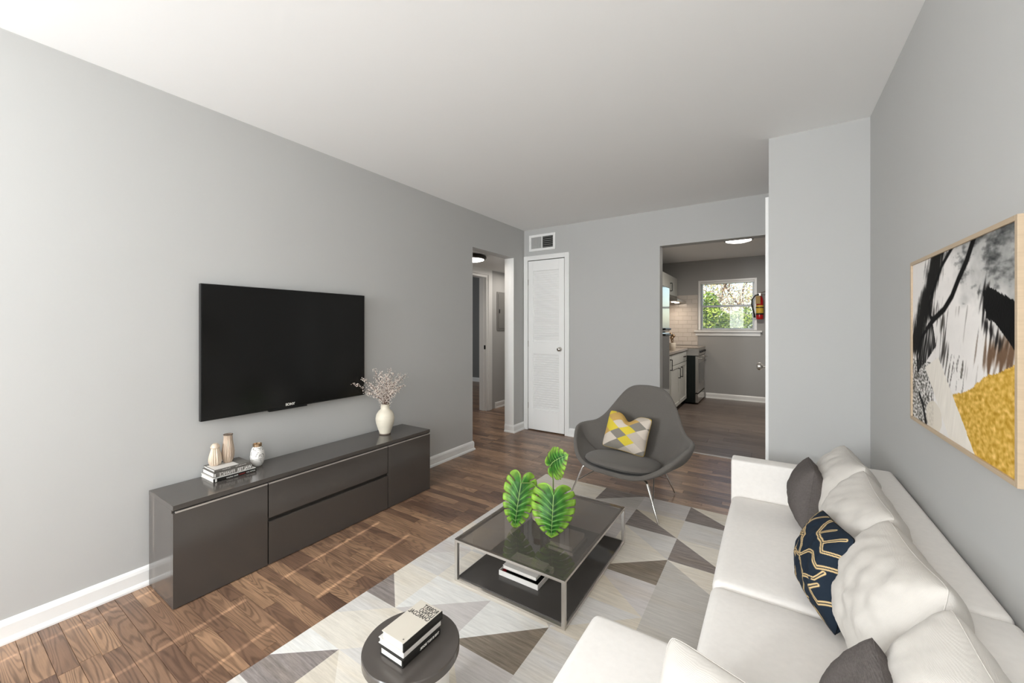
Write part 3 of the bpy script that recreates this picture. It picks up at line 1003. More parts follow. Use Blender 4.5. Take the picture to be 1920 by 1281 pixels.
rg = thing('range', 'stainless electric range with black side next to the kitchen end wall', 'stove', (-1.4, 7.38, 0))
RX, RY0, RY1 = -.985, 6.99, 7.75
B(KX0 + .02, RX - .04, RY0, RY1, .03, .905).build('body', RANGEB, rg)
for k in range(7):
    x = KX0 + .5 + k * .045
B(RX - .04, RX, RY0, RY1, .03, .17).build('drawer', STEEL, rg, bevel=.003)
od = B(RX - .04, RX, RY0, RY1, .19, .78).build('oven_door', STEEL, rg, bevel=.003)
B(RX, RX + .003, RY0 + .1, RY1 - .1, .33, .66).build('window', OVENG, od)
MB().tube([(RX, RY0 + .05, .745), (RX + .045, RY0 + .05, .745), (RX + .045, RY1 - .05, .745), (RX, RY1 - .05, .745)], .012, 10).build('handle', STEEL, od, smooth=True)
B(KX0 + .02, RX + .01, RY0 - .003, RY1, .79, .905).build('control_panel', STEEL, rg, bevel=.003)
B(KX0 + .02, RX + .012, RY0 - .005, RY1, .905, .92).build('cooktop', COUNTER, rg, bevel=.003)
for k in range(4):
    MB().lathe([(.0001, 0), (.018, 0), (.016, .025), (.0001, .026)], (RX + .01, RY0 + .12 + k * .17, .85), 16, ax='X').build('knob', BLACK, rg, smooth=True)
for k in range(9):
    x = RX - .06 - k * .024
    B(x - .004, x + .004, RY0 - .004, RY0, .05, .785).build('side_rib', RANGEB, rg)

uc = thing('upper_cabinet', 'white wall cabinet with a black pull above the range hood', 'cabinet', (-1.6, 6.4, 1.8))
B(KX0 + .005, -1.46, 5.2, 7.76, 1.80, 2.14).build('body', CABM, uc, bevel=.003)
ud = B(-1.46, -1.442, 5.205, 7.755, 1.805, 2.135).build('door', CABM, uc, bevel=.002)
MB().tube([(-1.442, 7.15, 1.87), (-1.41, 7.15, 1.87), (-1.41, 7.15, 2.0), (-1.442, 7.15, 2.0)], .009, 8).build('handle', BLACK, ud)
hd = thing('range_hood', 'stainless under-cabinet range hood with two small lamps', 'range hood', (-1.55, 7.4, 1.7))
MB().add([(KX0, 7.0, 1.685), (-1.30, 7.0, 1.685), (-1.30, 7.0, 1.72), (-1.45, 7.0, 1.795), (KX0, 7.0, 1.795),
          (KX0, 7.76, 1.685), (-1.30, 7.76, 1.685), (-1.30, 7.76, 1.72), (-1.45, 7.76, 1.795), (KX0, 7.76, 1.795)],
         [(0, 1, 2, 3, 4), (9, 8, 7, 6, 5), (0, 5, 6, 1), (1, 6, 7, 2), (2, 7, 8, 3), (3, 8, 9, 4), (4, 9, 5, 0)]).build('canopy', STEEL, hd)
for yy in (7.22, 7.5):
    MB().lathe([(.0001, 0), (.04, 0), (.036, -.008), (.0001, -.01)], (-1.40, yy, 1.685), 20).build('lamp', BULB, hd)
light('hood_lamp_glow', 'AREA', (-1.45, 7.38, 1.665), 2.6, (1, .84, .68), (0, 0, 0), shape='RECTANGLE', size=.15, size_y=.4)

bs = thing('backsplash', 'cream glossy subway tile backsplash left of the kitchen window', 'backsplash', (-1.45, KY, .92))
B(KX0 + .001, -1.10, KY - .006, KY - .0005, .922, 1.83).build('grout_bed', GROUT, bs)
tm = {}
rnd = random.Random(5)
row = 0
z = .924
while z < 1.80:
    x = KX0 - (.075 if row % 2 else 0)
    while x < -1.105:
        a, b_2 = max(x, KX0 + .001), min(x + .15, -1.103)
        if b_2 - a > .02:
            w = round(b_2 - a - .003, 4)
            if w not in tm:
                me = MB().add([(0, 0, 0), (w, 0, 0), (w, 0, .072), (0, 0, .072), (.003, -.005, .003), (w - .003, -.005, .003), (w - .003, -.005, .069), (.003, -.005, .069)],
                              [(4, 5, 6, 7), (0, 1, 5, 4), (1, 2, 6, 5), (2, 3, 7, 6), (3, 0, 4, 7)]).mesh('tile')
                me.materials.append(TILEM)
                tm[w] = me
            o = D.objects.new('tile', tm[w])
            COL.objects.link(o)
            o.location = (a + .0015, KY - .006, z)
            o.rotation_euler = (rnd.uniform(-.006, .006), 0, 0)
            adopt(o, bs)
        x += .15
    z += .0755
    row += 1

# crock on counter
ck = thing('utensil_crock', 'white crock with brass-headed utensils on the counter beside the refrigerator', 'crock', (-1.225, 6.20, .912))
MB().lathe([(.0001, 0), (.04, 0), (.05, .02), (.052, .1), (.047, .11), (.043, .1), (.0001, .02)], (-1.225, 6.20, .912), 24).build('jar', CREAMD, ck, smooth=True)
for (dx, dy, hh, rr) in ((.015, .01, .21, .03), (-.02, .02, .235, .026), (.0, -.02, .18, .028)):
    MB().tube([(-1.225, 6.20, .94), (-1.225 + dx, 6.20 + dy, .912 + hh - rr)], .006, 8).build('utensil_handle', BRASS, ck)
    MB().lathe([(.0001, -rr), (rr * .7, -rr * .7), (rr, 0), (rr * .7, rr * .7), (.0001, rr)], (-1.225 + dx, 6.20 + dy, .912 + hh), 16).build('utensil_head', BRASS, ck, smooth=True)

# fire extinguisher on wall bracket
fe = thing('fire_extinguisher', 'red fire extinguisher with yellow label and black hose beside the kitchen window', 'fire extinguisher', (-.158, 7.70, 1.38))
ex, ey, ez = -.158, 7.70, 1.38
MB().lathe([(.0001, 0), (.046, 0), (.051, .01), (.052, .04), (.052, .30), (.045, .345), (.03, .375), (.02, .385), (.0001, .386)], (ex, ey, ez), 28).build('cylinder', REDEXT, fe, smooth=True)
MB().lathe([(.0525, .10), (.0535, .10), (.0535, .23), (.0525, .23)], (ex, ey, ez), 28).build('label_band', LABELY, fe, smooth=True)
MB().lathe([(.0526, .075), (.0546, .075), (.0546, .10), (.0526, .10)], (ex, ey, ez), 28).build('label_stripe', INK, fe, smooth=True)
MB().lathe([(.0526, .185), (.057, .185), (.057, .2), (.0526, .2)], (ex, ey, ez), 28).build('strap', BLACK, fe, smooth=True)
B(ex - .018, ex + .018, ey - .022, ey + .02, ez + .385, ez + .43).build('valve', STEEL, fe, bevel=.004)
MB().tube([(ex, ey - .01, ez + .43), (ex + .06, ey - .02, ez + .45), (ex + .13, ey - .02, ez + .452)], .008, 8).build('lever', CHROME, fe)
MB().tube([(ex, ey - .01, ez + .415), (ex + .07, ey - .02, ez + .395), (ex + .14, ey - .02, ez + .36)], .008, 8).build('lever', CHROME, fe)
MB().tube([(ex - .01, ey - .02, ez + .405), (ex - .06, ey - .03, ez + .395), (ex - .105, ey - .02, ez + .33), (ex - .11, ey - .015, ez + .24), (ex - .09, ey - .01, ez + .14), (ex - .075, ey, ez + .06)], .011, 10).build('hose', RUBBER, fe, smooth=True)
MB().tube([(ex - .078, ey, ez + .10), (ex - .073, ey, ez + .03)], [.012, .018], 10).build('nozzle', BLACK, fe)
B(ex - .055, ex + .01, ey - .075, ey - .072, ez + .25, ez + .38).build('inspection_tag', TAGM, fe)
B(ex - .03, ex + .03, ey + .04, KY, ez + .05, ez + .33).build('bracket', STEEL, fe)


# ------------------------------------------------------------------ soft goods
def paint_attr(me, fn):
    at = me.color_attributes.new('paint', 'FLOAT_COLOR', 'POINT')
    cols = []
    for v in me.vertices:
        cols += fn(v.co)
    at.data.foreach_set('color', cols)


def soft_box(name, x0, x1, y0, y1, z0, z1, r, crown, m, parent, n=14, wob=.0, taper=0):
    """rounded upholstered block with a slight crown"""
    hx, hy, hz = (x1 - x0) / 2, (y1 - y0) / 2, (z1 - z0) / 2
    r = min(r, hx, hy, hz)
    c = Vector(((x0 + x1) / 2, (y0 + y1) / 2, (z0 + z1) / 2))
    def axis_pts(h):
        inner = h - r
        k = max(2, n)
        pts = [-h + r * (1 - math.cos(math.pi / 2 * i / 4)) for i in range(4)]
        pts += [-inner + 2 * inner * i / k for i in range(k + 1)]
        pts += [h - r * (1 - math.cos(math.pi / 2 * (3 - i) / 4)) for i in range(4)]
        return pts
    ax = [axis_pts(h) for h in (hx, hy, hz)]
    V, F_, idx = [], [], {}
    def vid(p):
        key = tuple(round(a, 6) for a in p)
        if key in idx: return idx[key]
        q = Vector(p)
        inn = Vector((max(-hx + r, min(hx - r, q.x)), max(-hy + r, min(hy - r, q.y)), max(-hz + r, min(hz - r, q.z))))
        d = q - inn
        s = inn + d.normalized() * r if d.length > 1e-9 else inn
        a, b, cc = s.x / hx, s.y / hy, s.z / hz
        s = s.copy()
        if s.z > 0: s.z += crown * (1 - a * a) * (1 - b * b) * cc
        s.x += crown * .5 * (1 - b * b) * (1 - cc * cc) * a
        s.y += crown * .5 * (1 - a * a) * (1 - cc * cc) * b
        if wob:
            nz = mnoise.noise((s + c) * 9)
            s += s.normalized() * nz * wob
        idx[key] = len(V)
        V.append(tuple(c + s))
        return idx[key]
    for d in range(3):
        u, w = [(1, 2), (2, 0), (0, 1)][d]
        h = (hx, hy, hz)[d]
        for sgn in (-1, 1):
            for i in range(len(ax[u]) - 1):
                for j in range(len(ax[w]) - 1):
                    q = []
                    for (a, b) in ((i, j), (i + 1, j), (i + 1, j + 1), (i, j + 1)):
                        p = [0, 0, 0]; p[d] = h * sgn; p[u] = ax[u][a]; p[w] = ax[w][b]
                        q.append(vid(p))
                    if len(set(q)) < 3: continue
                    if sgn < 0: q.reverse()
                    F_.append(tuple(dict.fromkeys(q)))
    me = D.meshes.new(name)
    me.from_pydata(V, [], F_)
    return put(name, me, m, parent, smooth=True)


def frame_of(normal, roll=0):
    """columns: u (width), v (height, mostly up), n (front)"""
    n = Vector(normal).normalized()
    up = Vector((0, 0, 1))
    u = up.cross(n).normalized()
    v = n.cross(u)
    R_ = Matrix.Rotation(roll, 3, n)
    return R_ @ u, R_ @ v, n


def pillow(name, label, cat, center, normal, w, h, T, m, roll=0, chop=0, n=30, wrinkle=.006, group=None, seam=None, paint=None, sharp=.42, seed=0, sag=0, pinch=.07, lens=.75):
    c = Vector(center)
    u, v, nn = frame_of(normal, roll)
    root = thing(name, label, cat, (c.x, c.y, c.z - h / 2), 0, group)
    V, F_ = [], []
    uvs = []
    def P(a, b, side):
        e = max(0, (1 - a ** 4) * (1 - b ** 4))
        th = T / 2 * max(0, 1 - a ** 4) ** .5 * max(0, 1 - b * b) ** lens * (1 - .12 * a * a)
        k = pinch
        x = a * w / 2 * (1 - k * (1 - b * b) * a * a)
        y = b * h / 2 * (1 - k * (1 - a * a) * b * b)
        cc = 1 - .07 * (a * b) ** 6
        x *= cc; y *= cc
        if chop and b > -.2:
            y -= chop * math.exp(-(a / .28) ** 2) * ((b + .2) / 1.2) ** 2
        if sag: 
            y -= sag * (1 - a * a) * (b + 1) / 2
        wr = 0
        if wrinkle:
            q = Vector((a * 3 + seed * 7, b * 3, side * 2))
            wr = wrinkle * e * (mnoise.noise(q * 1.3) + .5 * abs(mnoise.noise(Vector((a * 9, b * 4, seed + side)))))
            edge = max(abs(a), abs(b))
            wr += wrinkle * .5 * e * math.sin((a * b) * 26 + seed) * max(0, edge - .45)
        return c + u * x + v * y + nn * side * (th + wr)
    N = n
    idx = {}
    for side in (1, -1):
        for i in range(N + 1):
            for j in range(N + 1):
                a = math.sin((2 * i / N - 1) * math.pi / 2) * .55 + (2 * i / N - 1) * .45
                b = math.sin((2 * j / N - 1) * math.pi / 2) * .55 + (2 * j / N - 1) * .45
                border = i in (0, N) or j in (0, N)
                if side == -1 and border:
                    idx[(side, i, j)] = idx[(1, i, j)]
                    continue
                idx[(side, i, j)] = len(V)
                V.append(tuple(P(a, b, side)))
                uvs.append((a * .5 + .5, b * .5 + .5))
    for side in (1, -1):
        for i in range(N):
            for j in range(N):
                q = (idx[(side, i, j)], idx[(side, i + 1, j)], idx[(side, i + 1, j + 1)], idx[(side, i, j + 1)])
                F_.append(q if side == 1 else tuple(reversed(q)))
    me = D.meshes.new('cover')
    me.from_pydata(V, [], F_)
    ul = me.uv_layers.new(name='UVMap')
    for l in me.loops:
        ul.data[l.index].uv = uvs[l.vertex_index]
    if paint:
        at = me.color_attributes.new('paint', 'FLOAT_COLOR', 'POINT')
        cols = []
        for uvv in uvs: cols += paint(*uvv)
        at.data.foreach_set('color', cols)
    put('cover', me, m, root, smooth=True)
    # piping along the seam
    ring = [Vector(V[idx[(1, i, 0)]]) for i in range(N)] + [Vector(V[idx[(1, N, j)]]) for j in range(N)] + [Vector(V[idx[(1, i, N)]]) for i in range(N, 0, -1)] + [Vector(V[idx[(1, 0, j)]]) for j in range(N, 0, -1)]
    MB().tube(ring + [ring[0]], .0011, 5, cap=False).build('piping', seam or m, root, smooth=True)
    return root


# ------------------------------------------------------------------ rug
rx = [-1.60, -1.40, -1.07, -.773, -.465, -.16, .15, .30]
ry = [2.98, 2.745, 2.492, 2.236, 1.985, 1.732, 1.465, 1.195, .922, .66, .4, .13, -.1]
LG, LL, CR, BE, DK, MG, DB, XL_ = (206, 203, 199), (198, 193, 190), (218, 212, 201), (206, 198, 184), (138, 130, 126), (186, 182, 176), (132, 122, 110), (222, 221, 217)
# cell: (column,row): (diagonal '/' or '\\' or None, colour upper/first, colour second)
CE = {
 (0, 0): (None, CR), (1, 0): (None, CR), (2, 0): ('/', DK, MG), (3, 0): (None, LL), (4, 0): ('\\', CR, DK),
 (0, 1): (None, LG), (1, 1): ('/', LG, CR), (2, 1): ('\\', LL, LG), (3, 1): ('\\', BE, DK), (4, 1): (None, LG), 
 (0, 2): ('/', MG, LG), (1, 2): ('\\', CR, LG), (2, 2): (None, LL), (3, 2): ('\\', LG, CR), (4, 2): ('\\', CR, DK),
 (0, 3): (None, LG), (1, 3): ('/', LL, CR), (2, 3): (None, LG), (3, 3): ('/', CR, DB), (4, 3): ('\\', CR, MG),
 (0, 4): ('\\', CR, LG), (1, 4): (None, LG), (2, 4): ('/', DK, LG), (3, 4): ('\\', LL, BE), (4, 4): (None, MG),
 (0, 5): ('/', LL, LG), (1, 5): (None, CR), (2, 5): ('\\', MG, CR), (3, 5): ('/', LG, BE), (4, 5): (None, MG),
 (0, 6): ('\\', CR, DK), (1, 6): ('/', XL_, LL), (2, 6): ('/', XL_, DB), (3, 6): (None, LG), (4, 6): (None, LL),
 (0, 7): ('/', LG, CR), (1, 7): ('/', CR, LG), (2, 7): ('\\', LL, BE), (3, 7): (None, LG),
 (0, 8): ('/', XL_, DK), (1, 8): ('\\', CR, BE), (2, 8): ('/', LG, CR), (3, 8): ('\\', CR, DB),
 (0, 9): (None, LG), (1, 9): ('/', BE, CR), (2, 9): (None, CR),
}
V, F_, C_ = [], [], []


def tri(ps, col):
    b = len(V)
    for p in ps: V.append((p[0], p[1], .008))
    F_.append(tuple(range(b, b + len(ps))))
    dark = sum(col) < 430
    C_.extend([(*lin(col), 2.0 if dark else .75)] * len(ps))


for i in range(len(rx) - 1):
    for j in range(len(ry) - 1):
        x0, x1, y1, y0 = rx[i], rx[i + 1], ry[j], ry[j + 1]
        e = CE.get((i, j), (None, random.choice((LG, CR, LL, BE))))
        if i == 0 and e[0]:
            # the first column is cut by the rug edge; the full cell would start at -1.73
            k = (x0 + 1.73) / (x1 + 1.73)
            if e[0] == '/':
                ym = y0 + (y1 - y0) * k
                tri([(x0, ym), (x1, y1), (x0, y1)], e[1]); tri([(x0, y0), (x1, y0), (x1, y1), (x0, ym)], e[2])
            else:
                ym = y1 - (y1 - y0) * k
                tri([(x0, ym), (x1, y0), (x1, y1), (x0, y1)], e[1]); tri([(x0, y0), (x1, y0), (x0, ym)], e[2])
        elif e[0] is None:
            tri([(x0, y0), (x1, y0), (x1, y1), (x0, y1)], e[1])
        elif e[0] == '/':
            tri([(x0, y0), (x1, y1), (x0, y1)], e[1]); tri([(x0, y0), (x1, y0), (x1, y1)], e[2])
        else:
            tri([(x0, y1), (x1, y0), (x1, y1)], e[1]); tri([(x0, y0), (x1, y0), (x0, y1)], e[2])
rug = thing('area_rug', 'pale grey and beige geometric triangle rug under the coffee table', 'rug', (-.65, 1.5, 0))
me = D.meshes.new('pile')
me.from_pydata(V, [], F_)
at = me.color_attributes.new('paint', 'FLOAT_COLOR', 'POINT')
at.data.foreach_set('color', [c for t in C_ for c in t])
put('pile', me, RUGM, rug)
B(rx[0], rx[-1], ry[-1], ry[0], .0005, .0078).build('backing', mat('rug_edge', rgb(190, 186, 180), .95), rug)

# ------------------------------------------------------------------ media console
tv = thing('media_console', 'low long taupe lacquer media console against the left wall', 'media console', (-2.38, 1.44, 0))
SX0, SX1, SY0, SY1, SZ = -2.53, -2.215, .652, 2.232, .462
B(SX0, SX1 - .022, SY0 + .0005, SY1, .004, SZ - .0221).build('carcass', TAUPE, tv, bevel=.0015)
B(SX0, SX1, SY0, SY1, SZ - .022, SZ).build('top_panel', TAUPE, tv, bevel=.0012)
B(SX1 - .022, SX1 - .012, SY0 + .008, SY1, SZ - .032, SZ - .022).build('shadow_gap', TAUPED, tv)
cuts = [SY0, 1.05, 1.83, SY1]
for k in range(3):
    a, b2 = cuts[k] + (.0 if k == 0 else .003), cuts[k + 1] - (.0 if k == 2 else .003)
    B(SX1 - .012, SX1 - .001, a + (.01 if k == 0 else 0), b2, SZ - .036, SZ - .029).build('edge_strip', ALU, tv)
    if k != 1:
        B(SX1 - .02, SX1, a, b2, .004, SZ - .036).build('door', TAUPE, tv, bevel=.001)
    else:
        B(SX1 - .02, SX1, a, b2, .004, .226).build('drawer', TAUPE, tv, bevel=.001)
        B(SX1 - .02, SX1, a, b2, .248, SZ - .036).build('drawer', TAUPE, tv, bevel=.001)
        B(SX1 - .018, SX1 - .014, a, b2, .226, .248).build('finger_groove', TAUPED, tv)

# television
te = thing('television', 'large flat black wall-mounted television above the media console', 'television', (XL, 1.35, 1.12))
TY0, TY1, TZ0, TZ1, TX = .852, 1.853, .757, 1.485, -2.5
B(TX - .028, TX - .002, TY0, TY1, TZ0, TZ1).build('housing', BLACK, te, bevel=.002)
B(TX - .003, TX, TY0 + .006, TY1 - .006, TZ0 + .008, TZ1 - .006).build('screen', SCREEN, te)
B(TX - .02, TX + .003, 1.19, 1.42, TZ0 - .008, TZ0 + .001).build('sensor_bar', BLACK, te, bevel=.002)
B(XL, TX - .028, 1.2, 1.5, .95, 1.3).build('wall_mount', BLACK, te)


def text_mesh(body, size, m, parent, origin, xdir, ydir, name='lettering', mirror=False, extr=.0004, sx=1.0, bold=0.0, align='LEFT', shear=0):
    cu = D.curves.new(name, 'FONT')
    cu.body = body
    cu.size = size
    cu.extrude = extr
    cu.offset = bold
    cu.align_x = align
    cu.shear = shear
    tmp = D.objects.new(name, cu)
    COL.objects.link(tmp)
    dg = bpy.context.evaluated_depsgraph_get()
    dg.update()
    me = D.meshes.new_from_object(tmp.evaluated_get(dg))
    D.objects.remove(tmp)
    D.curves.remove(cu)
    xd, yd = Vector(xdir).normalized(), Vector(ydir).normalized()
    nd = xd.cross(yd)
    for v in me.vertices:
        p = v.co
        x = p.x * sx * (-1 if mirror else 1)
        v.co = Vector(origin) + xd * x + yd * p.y + nd * p.z
    me.materials.clear()
    me.materials.append(m)
    o = D.objects.new(name, me)
    COL.objects.link(o)
    adopt(o, parent)
    return o


text_mesh('SONY', .021, INKW, te, (TX + .0008, 1.285, TZ0 + .013), (0, 1, 0), (0, 0, 1), bold=.0006)


# ------------------------------------------------------------------ books
def book(label, x0, x1, y0, y1, z0, z1, cover, spine_side='+X', spine=None, rz=0, group=None, name='book', board=.0022):
    """closed book lying flat; spine on +X side, pages inside set back from the other three edges"""
    t = thing(name, label, 'book', ((x0 + x1) / 2, (y0 + y1) / 2, z0), rz, group)
    cx, cy = (x0 + x1) / 2, (y0 + y1) / 2
    R_ = Matrix.Translation((cx, cy, 0)) @ Matrix.Rotation(rz, 4, 'Z') @ Matrix.Translation((-cx, -cy, 0))
    def tr(mb):
        mb.v = [tuple(R_ @ Vector(p)) for p in mb.v]
        return mb
    tr(B(x0, x1 - .001, y0, y1, z1 - board, z1)).build('cover', cover, t, bevel=.0006)
    tr(B(x0, x1 - .001, y0, y1, z0, z0 + board)).build('cover', cover, t, bevel=.0006)
    sp_ = MB()
    prof = [(x1 - .003, z0), (x1 + .001, z0 + .001), (x1 + .0018, (z0 + z1) / 2), (x1 + .001, z1 - .001), (x1 - .003, z1)]
    prof2 = prof + [(x1 - .004, z1 - .002), (x1 - .004, z0 + .002)]
    k = len(prof2)
    sp_.add([(p[0], y0, p[1]) for p in prof2] + [(p[0], y1, p[1]) for p in prof2], [tuple(range(k)), tuple(reversed(range(k, 2 * k)))] + [(i, k + i, k + (i + 1) % k, (i + 1) % k) for i in range(k)])
    so = tr(sp_).build('spine', spine or cover, t)
    tr(B(x0 + .003, x1 - .004, y0 + .003, y1 - .003, z0 + board, z1 - board)).build('pages', PAGES, t)
    t['_R'] = 0
    del t['_R']
    return t, R_, so


ZT = SZ + .0005
b1, R1, so = book('bottom white book with black spine in the console book stack', -2.53, -2.372, .862, 1.062, ZT, ZT + .019, COVERW2, spine=COVERB)
text_mesh('some are', .0115, INKW, b1, (-2.3688, 1.055, ZT + .0055), (0, 1, 0), (0, 0, 1), mirror=True, extr=.0003)
text_mesh('better', .0115, INKR, b1, (-2.3688, 1.005, ZT + .0055), (0, 1, 0), (0, 0, 1), mirror=True, extr=.0003)
text_mesh('than others', .0115, INKW, b1, (-2.3688, .972, ZT + .0055), (0, 1, 0), (0, 0, 1), mirror=True, extr=.0003)
B(-2.3702, -2.3697, .868, .876, ZT + .002, ZT + .017).build('spine_mark', INKW, b1)
Z2 = ZT + .0193
b2_, R2, so = book('middle book with bold white lettering on its dark spine, on the console', -2.528, -2.385, .868, 1.046, Z2, Z2 + .024, COVERG, spine=COVERG)
text_mesh('WALTER', .025, INKW, b2_, (-2.3822, 1.043, Z2 + .003), (0, 1, 0), (0, 0, 1), mirror=True, extr=.0003, sx=.72, bold=.0005)
text_mesh('FINANCE', .025, INKW, b2_, (-2.3822, .963, Z2 + .003), (0, 1, 0), (0, 0, 1), mirror=True, extr=.0003, sx=.70)
B(-2.3838, -2.3825, .870, .875, Z2 + .004, Z2 + .02).build('spine_mark', INKW, b2_)
Z3 = Z2 + .0243
b3_, R3, so = book('thin top book with grey cover in the console book stack', -2.527, -2.392, .873, 1.04, Z3, Z3 + .013, COVERG, spine=COVERG)
text_mesh('One Moment', .0085, PAGES, b3_, (-2.3892, .945, Z3 + .004), (0, 1, 0), (0, 0, 1), mirror=True, extr=.0003, sx=.8, shear=.3)
text_mesh('and one other thing', .0085, PAGES, b3_, (-2.3892, 1.02, Z3 + .004), (0, 1, 0), (0, 0, 1), mirror=True, extr=.0003, sx=.75, shear=.3)
B(-2.50, -2.394, .876, .985, Z3 + .0131, Z3 + .0137).build('white_jacket_panel', COVERW2, b3_)
ZV = Z3 + .0142


# ------------------------------------------------------------------ console vases
def flute(nf, amp):
    return lambda a, z: 1 - amp * abs(math.sin(nf * a / 2)) ** 1.0


def vase(label, c, prof, m, fl=None, n=64, name='vase', band=None, bandm=None):
    t = thing(name, label, 'vase', c)
    ztop = prof[-1][1]
    inner = [(r - .003, z) for (r, z) in reversed(prof[len(prof) // 2:])]
    full = [(.0001, 0)] + prof + inner[0:] + [(.0001, inner[-1][1])]
    MB().lathe(full, c, n, fl).build('body', m, t, smooth=True)
    if band:
        MB().lathe(band, c, 40).build('band', bandm, t, smooth=True)
    return t


vase('short fluted rose-beige vase with domed cap on the console books', (-2.478, .908, ZV),
     [(.018, 0), (.026, .006), (.031, .022), (.031, .038), (.026, .062), (.020, .082), (.0185, .092)], BRASS if False else MATS.setdefault('rose_beige', mat('rose_beige_ceramic', rgb(212, 194, 174), .36, metal=.15)), flute(18, .13),
     band=[(.0188, .091), (.021, .094), (.0205, .100), (.017, .108), (.010, .1145), (.009, .115), (.0001, .113)], bandm=D.materials['rose_beige_ceramic'])
vase('tall fluted metallic rose-beige vase on the console books', (-2.478, .968, ZV),
     [(.019, 0), (.025, .012), (.0295, .035), (.0305, .055), (.027, .085), (.0225, .115), (.0205, .135), (.0215, .148)], mat('rose_metal', rgb(190, 172, 154), .32, metal=.4), flute(20, .13),
     band=[(.0205, .146), (.0225, .148), (.0225, .152), (.0195, .152), (.019, .146)], bandm=STONEG)
vase('white marbled vase with a brass collar beside the console books', (-2.455, 1.105, ZT),
     [(.017, 0), (.026, .008), (.034, .03), (.0365, .055), (.034, .08), (.028, .102), (.021, .112), (.02, .114)], MARB,
     band=[(.0205, .112), (.0225, .113), (.0225, .128), (.019, .1285), (.018, .12), (.0001, .118)], bandm=BRASS)
vase('cream ceramic urn vase at the far end of the console', (-2.40, 1.955, ZT),
     [(.038, 0), (.0385, .006), (.040, .012), (.052, .045), (.064, .085), (.068, .115), (.063, .145), (.048, .17), (.034, .182), (.0305, .192), (.0315, .215), (.034, .221)], CERAM,
     band=[(.0385, 0), (.041, .001), (.041, .007), (.0385, .008)], bandm=STONEG)

# blossoms
bq = thing('blossom_branches', 'dried pale blossom branches standing in the cream urn vase', 'dried flowers', (-2.40, 1.955, ZT + .2))
rnd = random.Random(11)
tw = MB(); blo = MB()
root = Vector((-2.40, 1.955, ZT + .16))


def blossom(p, s):
    u = Vector((rnd.uniform(-1, 1), rnd.uniform(-1, 1), rnd.uniform(-1, 1))).normalized()
    w = u.orthogonal().normalized(); x = u.cross(w)
    blo.add([p + u * s, p - u * s, p + w * s, p - w * s, p + x * s, p - x * s], [(0, 2, 4), (0, 4, 3), (0, 3, 5), (0, 5, 2), (1, 4, 2), (1, 3, 4), (1, 5, 3), (1, 2, 5)])


tips = [(-.10, -.27, .20), (-.07, -.20, .235), (-.03, -.09, .30), (0, -.05, .285), (.02, .03, .22), (.02, .09, .265), (.0, .19, .25), (.02, .23, .235), (.04, .15, .14), (.08, .05, .20), (.09, -.05, .17),
        (.04, -.14, .14), (.0, -.19, .115), (-.05, .07, .24), (-.06, .0, .25), (.05, .12, .22), (.06, -.1, .22), (-.06, .14, .17), (.1, .02, .12), (-.08, -.1, .18), (.03, -.17, .17), (.05, .19, .15), (-.04, .1, .29), (.03, -.02, .26)]
for k, (dx, dy, dz) in enumerate(tips):
    tip = Vector((-2.40 + dx * .9, 1.955 + dy * .78, ZT + .215 + dz * .88))
    neck = Vector((-2.40 + rnd.uniform(-.02, .02), 1.955 + rnd.uniform(-.02, .02), ZT + .225))
    mid = (neck + tip) / 2 + Vector((rnd.uniform(-.015, .015), rnd.uniform(-.02, .02), .03))
    pts = []
    for i in range(7):
        t = i / 6
        pts.append(neck * (1 - t) ** 2 + mid * 2 * t * (1 - t) + tip * t * t)
    tw.tube([root] + pts, [.0016] * 2 + [.0014] * 3 + [.001] * 3, 4)
    for i in range(74):
        t = rnd.random() ** .75
        a = min(5, int(t * 6)); f = t * 6 - a
        p = pts[a] * (1 - f) + pts[a + 1] * f
        off = Vector((rnd.gauss(0, 1), rnd.gauss(0, 1), rnd.gauss(0, 1))) * (.008 + .010 * (1 - t))
        if i % 3 == 0: tw.tube([p, p + off], .0007, 3)
        p = p + off
        if p.x < -2.53: p.x = -2.53
        blossom(p, rnd.uniform(.0022, .0042))
tw.build('twigs', TWIG, bq)
blo.build('blossoms', BLOSS, bq)['kind'] = 'stuff'

# ------------------------------------------------------------------ coffee table
ct = thing('coffee_table', 'low square coffee table with nickel frame and smoked glass top', 'coffee table', (-1.005, 1.88, .008))
CX0, CX1, CY0, CY1, CZ = -1.304, -.708, 1.482, 2.28, .214
w = .0165
fz = .0085
for (x, y) in ((CX0, CY0), (CX1 - w, CY0), (CX0, CY1 - w), (CX1 - w, CY1 - w)):
    B(x, x + w, y, y + w, fz, CZ - .014).build('leg', NICKEL, ct, bevel=.001)
MB().box(CX0, CX1, CY0, CY0 + w, CZ - .014, CZ - .0035).box(CX0, CX1, CY1 - w, CY1, CZ - .014, CZ - .0035).box(CX0, CX0 + w, CY0 + w, CY1 - w, CZ - .014, CZ - .0035).box(CX1 - w, CX1, CY0 + w, CY1 - w, CZ - .014, CZ - .0035).build('top_frame', NICKEL, ct, bevel=.001)
MB().box(CX0 + w, CX1 - w, CY0, CY0 + w, fz, fz + .011).box(CX0 + w, CX1 - w, CY1 - w, CY1, fz, fz + .011).box(CX0, CX0 + w, CY0 + w, CY1 - w, fz, fz + .011).box(CX1 - w, CX1, CY0 + w, CY1 - w, fz, fz + .011).build('bottom_frame', NICKEL, ct, bevel=.001)
B(CX0 + .001, CX1 - .001, CY0 + .001, CY1 - .001, CZ - .0035, CZ + .001).build('glass_top', TINTG, ct)
B(CX0 + w * .6, CX1 - w * .6, CY0 + w, CY1 - w, fz + .011, fz + .016).build('glass_shelf', TINTD, ct)
zsft = fz + .0165

